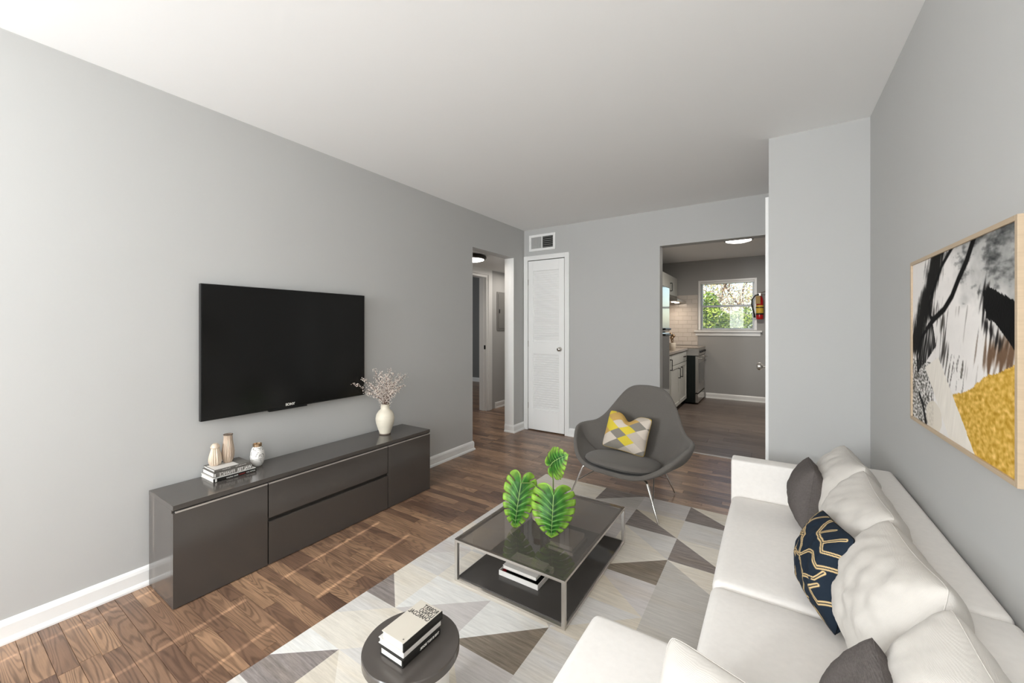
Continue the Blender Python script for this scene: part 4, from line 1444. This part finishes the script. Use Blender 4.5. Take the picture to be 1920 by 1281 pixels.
# white tray box with a book on shelf
tb = thing('tray_box', 'open white rectangular tray box with black inside on the coffee table shelf', 'box', (-1.02, 1.67, zsft))
bx0, bx1, by0, by1, bz = -1.133, -.912, 1.618, 1.785, zsft
t_ = .003
MB().box(bx0, bx1, by0, by0 + t_, bz, bz + .024).box(bx0, bx1, by1 - t_, by1, bz, bz + .024).box(bx0, bx0 + t_, by0 + t_, by1 - t_, bz, bz + .024).box(bx1 - t_, bx1, by0 + t_, by1 - t_, bz, bz + .024).build('walls', COVERW2, tb)
B(bx0 + t_, bx1 - t_, by0 + t_, by1 - t_, bz, bz + .003).build('lining', BLACK, tb)
B(bx0 + .004, bx0 + .02, by0 + .006, by0 + .04, bz + .003, bz + .012).build('red_card', REDM, tb)
book('white book lying across the tray box under the glass', -1.125, -.935, 1.64, 1.775, bz + .0245, bz + .04, COVERW2, spine=COVERW2, rz=0)
g_ = 'books on the coffee table shelf'
book('bottom grey book of the pair at the back of the coffee table shelf', -1.04, -.885, 1.955, 2.145, zsft, zsft + .022, COVERG, spine=COVERG)
book('upper pale book of the pair at the back of the coffee table shelf', -1.035, -.90, 1.965, 2.14, zsft + .0225, zsft + .045, COVERW, spine=COVERW)

# glass vase and leaves
gv = thing('glass_vase', 'clear glass cylinder vase holding monstera leaves on the coffee table', 'vase', (-.945, 1.80, CZ + .001))
gc = (-.948, 1.808, CZ + .0015)
MB().lathe([(.0001, 0), (.046, 0), (.05, .004), (.05, .155), (.0475, .155), (.0475, .012), (.0001, .010)], gc, 48).build('glass', CLEARG, gv, smooth=True)
jr = thing('ceramic_jar', 'cream jar with a brown neck behind the glass vase on the coffee table', 'jar', (-1.05, 1.875, CZ + .001))
jc = (-1.052, 1.872, CZ + .0015)
MB().lathe([(.0001, 0), (.024, 0), (.031, .006), (.035, .03), (.034, .075), (.03, .088), (.0001, .089)], jc, 36).build('body', CREAMD, jr, smooth=True)
MB().lathe([(.0001, .088), (.027, .088), (.025, .10), (.026, .122), (.022, .122), (.021, .10), (.0001, .098)], jc, 36).build('neck', mat('brown_neck', rgb(150, 118, 100), .5), jr, smooth=True)


def spline(pts, m):
    out = []
    n = len(pts)
    for i in range(n - 1):
        p0, p1, p2, p3 = [Vector(pts[max(0, min(n - 1, i + d))]) for d in (-1, 0, 1, 2)]
        for k in range(m):
            t = k / m
            out.append(.5 * ((2 * p1) + (p2 - p0) * t + (2 * p0 - 5 * p1 + 4 * p2 - p3) * t * t + (3 * p1 - p0 - 3 * p2 + p3) * t ** 3))
    out.append(Vector(pts[-1]))
    return out


def monstera(name, base, tip, facing, width, parent, seed=1, curl=.5):
    base, tip = Vector(base), Vector(tip)
    ax = tip - base
    L_ = ax.length
    a = ax.normalized()
    nrm = Vector(facing); nrm = (nrm - a * nrm.dot(a)).normalized()
    s = a.cross(nrm).normalized()
    rnd = random.Random(seed)
    W = width / L_
    def pos(x, y):  # x across, y along the midrib, both in leaf lengths
        z = -curl * x * x * 1.6 + .16 * math.sin(math.pi * max(0, min(1, y))) - .05 * max(0, -y)
        return base + s * (x * L_) + a * (y * L_) + nrm * (z * L_)
    outl = spline([(.0, -.02, 0), (.05, -.19, 0), (.20, -.275, 0), (.37, -.20, 0), (.475, -.02, 0), (.50, .18, 0), (.475, .38, 0), (.41, .56, 0), (.31, .73, 0), (.17, .88, 0), (0, 1.0, 0)], 8)
    def margin(u):
        f = u * (len(outl) - 1); i = min(len(outl) - 2, int(f)); f -= i
        return outl[i] * (1 - f) + outl[i + 1] * f
    lime, mid, dark, vein = lin((150, 192, 70)), lin((66, 130, 44)), lin((20, 62, 28)), lin((168, 208, 124))
    V, F_, C_ = [], [], []
    NU, NT_ = 108, 14
    for side in (-1, 1):
        slits = [.33 + k * .095 + rnd.uniform(-.012, .012) for k in range(7)]
        deep = [rnd.uniform(.38, .56) for _ in slits]
        edges = [0] + slits + [1.0]
        b0 = len(V)
        for i in range(NU + 1):
            u = i / NU
            m = margin(u)
            my = .965 * max(0, (u - .16) / .84) ** 1.05
            near = min(abs(u - q) for q in slits)
            k = max(q for q in range(len(edges) - 1) if edges[q] <= u + 1e-9)
            ph = (u - edges[k]) / max(1e-6, edges[min(k + 1, len(edges) - 1)] - edges[k]) * 2 - 1
            for j in range(NT_ + 1):
                t = j / NT_
                pull = 1 - .07 * math.exp(-(near / .012) ** 2) * t - .02 * ph * ph * t
                x = m.x * 2 * W * t * pull
                y = my * (1 - t) + m.y * t * pull + (1 - pull) * my * t - .05 * math.sin(math.pi * t) * (1 if u > .2 else 0)
                p = pos(side * x, y)
                groove = -.010 * L_ * math.exp(-(ph / .22) ** 2) * (t < .9) + .012 * L_ * (1 - ph * ph) * t
                if u < .2: groove *= .3
                p = p + nrm * groove
                lo = min(1, max(0, (t - .45) / .5))
                c = [mid[q] * (1 - lo) + lime[q] * lo for q in range(3)]
                dk = (abs(ph) ** 2) * (1 - t) * .95 + (.35 if t < .15 else 0)
                c = [c[q] * (1 - min(.9, dk)) + dark[q] * min(.9, dk) for q in range(3)]
                vn = math.exp(-(ph / .13) ** 2) * .55 * (1 - t * .5)
                c = [c[q] * (1 - vn) + vein[q] * vn for q in range(3)]
                g = 1 + .55 * mnoise.noise(Vector((u * 14, t * 5, seed + side)))
                V.append(tuple(p)); C_.append((*[max(0, min(1, q * g)) for q in c], 1))
        for i in range(NU):
            u = (i + .5) / NU
            for j in range(NT_):
                t = (j + .5) / NT_
                if any(abs(u - q) < .003 + .0075 * (t - d_) / (1 - d_) and t > d_ for q, d_ in zip(slits, deep)): continue
                q = b0 + i * (NT_ + 1) + j
                F_.append((q, q + 1, q + NT_ + 2, q + NT_ + 1))
    me = D.meshes.new(name)
    me.from_pydata(V, [], F_)
    at = me.color_attributes.new('paint', 'FLOAT_COLOR', 'POINT')
    at.data.foreach_set('color', [c for t in C_ for c in t])
    o = put(name, me, LEAFM, parent, smooth=True)
    md = o.modifiers.new('thickness', 'SOLIDIFY'); md.thickness = .0006
    MB().tube([pos(0, y / 10 * .97 - .01) + nrm * .0010 for y in range(11)], [.0017 - .00012 * y for y in range(11)], 6).build('midrib', mat('midrib', rgb(168, 200, 124), .5) if 'midrib' not in MATS else MATS['midrib'], o, smooth=True)
    return o


pl = thing('monstera_leaves', 'three green monstera leaves on stems in the clear glass vase', 'plant', (-.948, 1.808, CZ + .02))
camdir = Vector((.42, -.80, .42))
monstera('leaf', (-1.098, 1.77, .435), (-1.120, 1.742, .205), (.45, -.85, .30), .088, pl, seed=3)
monstera('leaf', (-.905, 1.765, .418), (-.903, 1.735, .222), (.42, -.85, .28), .112, pl, seed=5)
monstera('leaf', (-.948, 1.815, .545), (-.83, 1.78, .632), (.25, -.75, .45), .080, pl, seed=8)
MB().tube([(-.96, 1.80, .225), (-.955, 1.805, .33), (-.985, 1.80, .40), (-1.04, 1.785, .445), (-1.098, 1.772, .437)], .0028, 7).build('stem', STEMM, pl, smooth=True)
MB().tube([(-.93, 1.82, .225), (-.925, 1.81, .33), (-.915, 1.79, .40), (-.905, 1.768, .418)], .0028, 7).build('stem', STEMM, pl, smooth=True)
MB().tube([(-.955, 1.83, .225), (-.935, 1.82, .35), (-.935, 1.82, .47), (-.948, 1.815, .545)], .0028, 7).build('stem', STEMM, pl, smooth=True)

# ------------------------------------------------------------------ round side table and books
sd = thing('side_table', 'round dark-topped side table on a white pedestal in the foreground', 'side table', (-.912, .842, .008))
sc_ = (-.912, .842, 0)
ZS = .30
MB().lathe([(.0001, ZS - .026), (.139, ZS - .026), (.1435, ZS - .024), (.1435, ZS - .003), (.141, ZS), (.0001, ZS)], sc_, 96).build('tabletop', TAUPE, sd, smooth=True)
PEDM = mat('pedestal_white', rgb(226, 223, 218), .4)
MB().tube([(-.912, .842, .0095), (-.912, .842, ZS - .026)], .112, 64).build('pedestal', PEDM, sd, smooth=True)
zb = ZS + .0005
k3, _, _ = book('bottom dark-spined book in the stack on the round side table', -.958, -.862, .762, .912, zb, zb + .022, COVERB, spine=COVERB)
text_mesh('THIS IS NOT BOOK', .0095, INKW, k3, (-.8598, .905, zb + .0085), (0, 1, 0), (0, 0, 1), mirror=True, sx=.95, bold=.0003)
k2, _, _ = book('middle cream book in the stack on the round side table', -.972, -.866, .768, .918, zb + .0223, zb + .040, COVERW2, spine=COVERW2)
k1, _, _ = book('top cream book with bold black mirrored lettering on the round side table', -.955, -.862, .766, .922, zb + .0403, zb + .067, COVERW, spine=COVERB)
zt_ = zb + .0673
for i, wd in enumerate(('ROBERT', 'LONGO', 'CHARCOAL')):
    text_mesh(wd, .0225, INK, k1, (-.8665, .899 - i * .0182, zt_), (1, 0, 0), (0, 1, 0), mirror=True, sx=.70, bold=.0002, extr=.0002)
MB().lathe([(.0001, 0), (.0022, 0), (.0022, .0004), (.0001, .0004)], (-.875, .777, zt_ - .0002), 16).build('cover_mark', COVERG, k1)

# ------------------------------------------------------------------ sofa
so_ = thing('sectional_sofa', 'cream upholstered sectional sofa with chaise along the right wall', 'sofa', (.15, 1.3, .0))
SXF, SXB = -.178, .362
soft_box('base', SXF + .02, .45, .3, 2.54, .03, .21, .02, .0, SOFAM, so_, n=4)
soft_box('base', -.455, SXF + .06, .3, 1.20, .03, .21, .02, .0, SOFAM, so_, n=4)
soft_box('seat_cushion', SXF, SXB, 1.574, 2.455, .205, .352, .03, .012, SOFAM, so_, n=16)
soft_box('seat_cushion', SXF, SXB, .3, 1.568, .205, .352, .03, .010, SOFAM, so_, n=16)
soft_box('chaise_cushion', -.475, SXF - .004, .3, 1.212, .205, .352, .03, .008, SOFAM, so_, n=16)
soft_box('arm', SXF - .005, .462, 2.46, 2.565, .03, .535, .012, .003, SOFAM, so_, n=8)
soft_box('backrest', .352, .462, 1.36, 2.458, .03, .60, .018, .004, SOFAM, so_, n=8)
soft_box('backrest', .352, .462, .25, 1.352, .03, .60, .018, .004, SOFAM, so_, n=8)
for (x, y) in ((-.14, 2.5), (.42, 2.5), (.42, .36), (-.43, .36), (-.43, 1.16)):
    MB().tube([(x, y, .0085), (x, y, .04)], .018, 16).build('foot', BLACK, so_)

# back cushions
gcu = 'cream back cushions along the sofa'
labs = ['farthest cream back cushion, against the far sofa arm', 'second cream back cushion from the far arm, behind the dark pillows',
        'large cream back cushion beside the navy patterned pillow', 'nearest cream back cushion, cut by the right frame edge']
for k, (cy, dy, lb) in enumerate(((2.26, 0, labs[0]), (1.82, 0, labs[1]), (1.385, -.0, labs[2]), (.93, 0, labs[3]))):
    pillow('back_cushion', lb, 'cushion', (.262, cy, .53), (-1, -.04, .24), .425, .36, .215, CUSHM, roll=math.radians((2, -3, 3, -2)[k]), n=48, wrinkle=.011, seed=k + 1, sag=.012, pinch=.045, lens=.6)
pillow('throw_pillow', 'charcoal grey pillow by the far end of the sofa', 'pillow', (.135, 2.235, .505), (-1, -.02, .12), .26, .285, .145, GREYC, roll=math.radians(2), seed=6, wrinkle=.006, pinch=.04)
pillow('throw_pillow', 'charcoal grey pillow nearest the camera, cut by the bottom edge', 'pillow', (.15, .955, .49), (-1, .02, .14), .27, .28, .16, GREYC, roll=math.radians(-2), seed=9, wrinkle=.006, pinch=.04)
pillow('throw_pillow', 'plain cream pillow standing on the chaise at the bottom edge', 'pillow', (-.06, .90, .43), (-.18, -.9, .5), .33, .22, .13, CUSHM, roll=math.radians(-4), seed=12, wrinkle=.008, pinch=.04)


def seg_d(p, a, b):
    ax_, ay = a; bx_, by = b
    vx, vy = bx_ - ax_, by - ay
    t = max(0, min(1, ((p[0] - ax_) * vx + (p[1] - ay) * vy) / (vx * vx + vy * vy + 1e-9)))
    return math.hypot(p[0] - ax_ - vx * t, p[1] - ay - vy * t)


rnd = random.Random(21)
NL = []
for (pts) in (
    [(.05, 1), (.2, .82), (.42, .72), (.5, .52), (.68, .38), (.62, .2), (.78, .02)],
    [(.3, 1), (.22, .86), (.34, .66), (.28, .5), (.44, .34), (.4, .18), (.5, 0)],
    [(.95, .95), (.78, .8), (.62, .84), (.46, .94), (.4, 1)],
    [(1, .62), (.86, .56), (.78, .66), (.62, .62), (.5, .52), (.3, .5), (.12, .4), (0, .44)],
    [(0, .7), (.14, .62), (.26, .68), (.4, .72)], [(.9, .4), (.8, .32), (.9, .24), (1, .3)],
    [(.1, .3), (.06, .18), (.16, .1), (.22, .2), (.16, .3), (.1, .3)], [(.3, .12), (.34, .22), (.3, .3)],
    [(.68, .38), (.86, .44), (.92, .54)], [(.62, .84), (.68, .96)], [(.56, .1), (.7, .16), (.84, .12), (.92, 0)],
    [(0, .9), (.1, .86), (.12, .76)], [(.78, .8), (.86, .72), (.98, .76)], [(0, .12), (.08, .06), (.1, 0)]):
    for a, b in zip(pts, pts[1:]): NL.append((a, b))


def navy_paint(u, v):
    p = (u + .02 * mnoise.noise(Vector((u * 5, v * 5, 1))), v + .02 * mnoise.noise(Vector((u * 5, v * 5, 4))))
    d = min(seg_d(p, a, b) for a, b in NL)
    gold = lin((214, 186, 136)); navy = lin((30, 40, 52))
    k = max(0, min(1, 1.9 - abs(d - .0115) / .0042))
    if mnoise.noise(Vector((u * 6, v * 6, 9))) < -.45: k = 0
    return (*[gold[q] * k + navy[q] * (1 - k) for q in range(3)], 1)


pillow('throw_pillow', 'navy pillow with a gold double-line pattern in front of the back cushions', 'pillow', (.15, 1.60, .498), (-1, -.16, .20), .30, .29, .155, NAVYM, roll=math.radians(7), n=190, seed=15, wrinkle=.007, paint=navy_paint)

# ------------------------------------------------------------------ lounge chair
CHL = Vector((-.878, 2.93, 0)); CHR = math.radians(-10.4)
ch = thing('lounge_chair', 'dark grey shell lounge chair with slim polished steel legs', 'chair', CHL, CHR)
CM = Matrix.Translation(CHL) @ Matrix.Rotation(CHR, 4, 'Z')
# rim of the shell, right half, from front centre to back top centre (x right, y back, z up)
RIM = [(0, -.315, .262), (.12, -.308, .262), (.22, -.285, .275), (.305, -.235, .315), (.375, -.155, .375), (.430, -.06, .440), (.448, .01, .468),
       (.425, .075, .480), (.365, .135, .495), (.315, .185, .54), (.268, .235, .615), (.222, .275, .69), (.172, .300, .75), (.105, .315, .785), (0, .320, .795)]


half = spline(RIM, 4)
ring = half + [Vector((-p.x, p.y, p.z)) for p in reversed(half[1:-1])]
cen = Vector((0, -.02, .215))
V, F_ = [], []
NR = 14
for i, p in enumerate(ring):
    h2 = Vector((p.x, p.y, 0)) - Vector((cen.x, cen.y, 0))
    zc = cen.z
    # control point: out along the seat, then up the wall of the bowl
    k = .86 if p.z > .5 else .9
    cpt = Vector((cen.x + h2.x * k, cen.y + h2.y * k, zc + (.02 if p.y < 0 else -.0) + (p.z - zc) * .08))
    for j in range(NR + 1):
        t = j / NR
        V.append(tuple(cen * (1 - t) ** 2 + cpt * 2 * t * (1 - t) + p * t * t))
n = len(ring)
for i in range(n):
    for j in range(NR):
        a, b = i * (NR + 1) + j, ((i + 1) % n) * (NR + 1) + j
        F_.append((a, b, b + 1, a + 1) if j else (a, b + 1, a + 1))
V = [tuple(CM @ Vector(p)) for p in V]
me = D.meshes.new('shell')
me.from_pydata(V, [], F_)
bm = bmesh.new(); bm.from_mesh(me); bmesh.ops.remove_doubles(bm, verts=bm.verts, dist=1e-5); bmesh.ops.recalc_face_normals(bm, faces=bm.faces); bm.to_mesh(me); bm.free()
sh = put('shell', me, CHAIRM, ch, smooth=True)
md = sh.modifiers.new('thickness', 'SOLIDIFY'); md.thickness = .03; md.offset = 0; md.use_even_offset = True
md = sh.modifiers.new('round', 'SUBSURF'); md.levels = 1; md.render_levels = 1


def superpad(name, cx, cy, hx, hy, z0, z1, m, parent, M, e=2.6, n=64, tilt=0):
    mb = MB()
    prof = [(0.001, z0), (.8, z0), (.95, z0 + (z1 - z0) * .18), (1.0, z0 + (z1 - z0) * .42), (.985, z0 + (z1 - z0) * .6), (.93, z0 + (z1 - z0) * .78), (.8, z0 + (z1 - z0) * .9), (.6, z0 + (z1 - z0) * .96), (.3, z1), (.001, z1)]
    for (r, z) in prof:
        for k in range(n):
            a = 2 * math.pi * k / n
            ca, sa = math.cos(a), math.sin(a)
            x = cx + hx * r * abs(ca) ** (2 / e) * (1 if ca >= 0 else -1)
            y = cy + hy * r * abs(sa) ** (2 / e) * (1 if sa >= 0 else -1)
            mb.v.append(tuple(M @ Vector((x, y, z + (y - cy) * tilt))))
    for i in range(len(prof) - 1):
        for k in range(n):
            a, b = i * n + k, i * n + (k + 1) % n
            mb.f.append((a, b, b + n, a + n))
    return mb.build(name, m, parent, smooth=True)


superpad('seat_cushion', 0, -.105, .265, .20, .262, .325, CHAIRM, ch, CM, tilt=-.06)
for sx in (-1, 1):
    def P3(x, y, z): return CM @ Vector((x * sx, y, z))
    MB().tube([P3(.20, -.20, .232), P3(.235, -.225, .236), P3(.247, -.235, .225), P3(.334, -.268, .010)], [.008, .009, .009, .006], 12).build('leg', CHROME, ch, smooth=True)
    MB().tube([P3(.13, .20, .225), P3(.15, .21, .22), P3(.224, .284, .010)], [.008, .008, .0055], 12).build('leg', CHROME, ch, smooth=True)
    MB().tube([P3(.18, .02, .205), P3(.292, -.252, .115)], .0045, 10).build('brace', CHROME, ch, smooth=True)
    MB().tube([P3(.16, .03, .205), P3(.187, .247, .115)], .0045, 10).build('brace', CHROME, ch, smooth=True)
    MB().tube([P3(.20, -.20, .232), P3(.16, 0, .205), P3(.13, .20, .225)], .007, 10).build('seat_rail', CHROME, ch, smooth=True)
MB().tube([CM @ Vector((-.20, -.20, .232)), CM @ Vector((.20, -.20, .232))], .007, 10).build('cross_bar', CHROME, ch, smooth=True)
pn = CM.to_3x3() @ Vector((.05, -1, .42))
pillow('throw_pillow', 'yellow, tan and grey harlequin pillow on the grey lounge chair', 'pillow', CM @ Vector((-.05, .055, .455)), pn, .35, .29, .12, HARL, roll=math.radians(-4), chop=.055, n=48, seed=18, wrinkle=.004, seam=LABELY, pinch=.06)

# ------------------------------------------------------------------ painting on the right wall
pt = thing('wall_painting', 'abstract black, white and gold painting in a thin pale frame on the right wall', 'painting', (XR, 1.65, .92))
PY0, PY1, PZ0, PZ1, PX = 1.27, 2.035, .918, 1.492, .43
MB().box(PX, XR - .001, PY0, PY0 + .012, PZ0, PZ1).box(PX, XR - .001, PY1 - .012, PY1, PZ0, PZ1).box(PX, XR - .001, PY0 + .012, PY1 - .012, PZ1 - .012, PZ1).box(PX, XR - .001, PY0 + .012, PY1 - .012, PZ0, PZ0 + .012).build('frame', WOODF, pt, bevel=.001)
NS, NT = 250, 190


def inpoly(p, poly):
    c = False
    j = len(poly) - 1
    for i in range(len(poly)):
        xi, yi = poly[i]; xj, yj = poly[j]
        if (yi > p[1]) != (yj > p[1]) and p[0] < (xj - xi) * (p[1] - yi) / (yj - yi) + xi: c = not c
        j = i
    return c


def polyd(p, pts):
    return min(seg_d(p, a, b) for a, b in zip(pts, pts[1:]))


sA = [(.709, -.01), (.643, .091), (.572, .166), (.507, .247), (.423, .312), (.303, .363), (.245, .399), (.135, .475), (.067, .59), (.084, .688)]
sB = [(.513, -.01), (.398, .068), (.303, .179), (.245, .277), (.26, .349), (.303, .37)]
sBl = [(.289, .387), (.331, .518), (.199, .62), (.094, .687), (.059, .606), (.135, .475)]
band_ = [(.358, -.02), (.23, .21), (.049, .506)]
white_ = [(.184, .655), (.358, .58), (.73, 1.02), (.50, 1.02)]
arc_ = [(.777, .252), (.83, .235), (.877, .259), (1.01, .317), (1.01, .53), (.95, .47), (.86, .39), (.8, .37)]
gold_ = [(.507, .76), (.60, .735), (.699, .692), (.785, .629), (.88, .60), (.958, .566), (1.01, .54), (1.01, 1.01), (.70, 1.01)]
streak_ = [(.101, .832), (.151, .883), (.199, 1.0)]
smear2 = [(.36, .33), (.43, .42), (.40, .6)]


def fbm(x, y, s, z=0, o=4):
    v = 0; a = .5; t = 0
    for i in range(o):
        v += a * mnoise.noise(Vector((x * s, y * s, z + i * 9.1))); t += a
        s *= 2.1; a *= .6
    return v / t


def art(s, t):
    dry = mnoise.noise(Vector((s * 60 + t * 14, t * 7 - s * 3, 2)))      # brush bristles, running down
    speck = mnoise.noise(Vector((s * 75, t * 75, 5)))
    base = 232 + 10 * fbm(s, t, 5, 1)
    col = [base, base - 4, base - 8]
    def mixc(c, k):
        k = max(0, min(1, k))
        for q in range(3): col[q] = col[q] * (1 - k) + c[q] * k
    # grey upper right
    g = (s - .62) * 2.0 + (.28 - t) * 1.8 + .9 * fbm(s + t, t - s, 4, 3)
    mixc((120, 122, 120), g * .75 if t < .5 else 0)
    mixc((58, 60, 60), (fbm(s * 1.5, t * 3, 6, 7) * 2.2 + (s - .7) * 1.6 + (.12 - t) * 3) if t < .3 else 0)
    # dark smear on the left
    d = polyd((s, t), band_)
    mixc((22, 21, 19), (.105 - d) / .05 + dry * .9 + fbm(s, t, 9, 4) * .8)
    d = polyd((s, t), smear2)
    mixc((58, 54, 50), (.075 - d) / .08 + dry * 2.0 - .35)
    # lower left speckle
    if t > .62 and s < .3: mixc((74, 72, 66), .45 + speck * 1.5 + fbm(s, t, 12, 8))
    if .44 < s < .62 and .55 < t < .82: mixc((70, 66, 60), dry * 2.6 + speck * .8 - .35 + (t - .6) * 1.2)
    # brown scumble under the arc
    k = 1 - math.hypot((s - .90) / .16, (t - .53) / .10)
    mixc((110, 86, 66), k * 1.6 + dry * 1.6 + .1 * speck if k > -.3 else 0)
    # dry drags in the centre
    if .35 < s < .8 and .3 < t < .75: mixc((150, 144, 138), dry * 1.8 - .55)
    # arc
    q = (s + .012 * dry, t + .014 * dry)
    if inpoly(q, arc_) : mixc((9, 9, 9), 1.0)
    else:
        k = polyd((s, t), [(.80, .24), (.78, .38), (.88, .47)])
        mixc((30, 28, 27), (.05 - k) / .04 + dry * 2.2 - .4)
    # gold
    if inpoly((s + .01 * speck, t + .012 * fbm(s, t, 20, 6)), gold_):
        f = fbm(s, t, 38, 2, 3)
        f2 = mnoise.noise(Vector((s * 46 + t * 20, t * 60, 3)))
        base_g = (206, 166, 74)
        k = max(-1, min(1, f * 1.6 + f2 * .8))
        c = tuple(base_g[i] + (40, 40, 50)[i] * k for i in range(3))
        mixc(c, 1)
    # white band
    if inpoly((s + .006 * dry, t), white_): mixc((230 + 8 * dry, 224 + 8 * dry, 214 + 8 * dry), 1)
    if math.hypot((s - .30) / .10, (t - .93) / .09) < 1 and s < .42: mixc((222, 214, 200), .9)
    # black strokes
    if inpoly((s, t), sBl): mixc((18, 17, 16), .85 + dry * 1.2)
    wA = .018 if t < .42 else .012
    mixc((8, 7, 7), .5 + (wA - polyd((s, t), sA)) / .006)
    mixc((9, 8, 8), .5 + (.0125 - polyd((s, t), sB)) / .006)
    mixc((12, 11, 10), .5 + (.012 - polyd((s, t), streak_)) / .006)
    return col


V, F_, C_ = [], [], []
ya, yb, za, zb_ = PY1 - .012, PY0 + .012, PZ1 - .012, PZ0 + .012
for i in range(NS + 1):
    for j in range(NT + 1):
        s, t = i / NS, j / NT
        V.append((PX + .005, ya + (yb - ya) * s, za + (zb_ - za) * t))
        C_ += [*lin([max(0, min(255, x)) for x in art(s, t)]), 1]
for i in range(NS):
    for j in range(NT):
        a = i * (NT + 1) + j
        F_.append((a, a + 1, a + NT + 2, a + NT + 1))
me = D.meshes.new('canvas')
me.from_pydata(V, [], F_)
at = me.color_attributes.new('paint', 'FLOAT_COLOR', 'POINT')
at.data.foreach_set('color', C_)
put('canvas', me, PAINTM, pt)
B(PX + .006, XR - .001, PY0 + .01, PY1 - .01, PZ0 + .01, PZ1 - .01).build('backing', WOODF, pt)
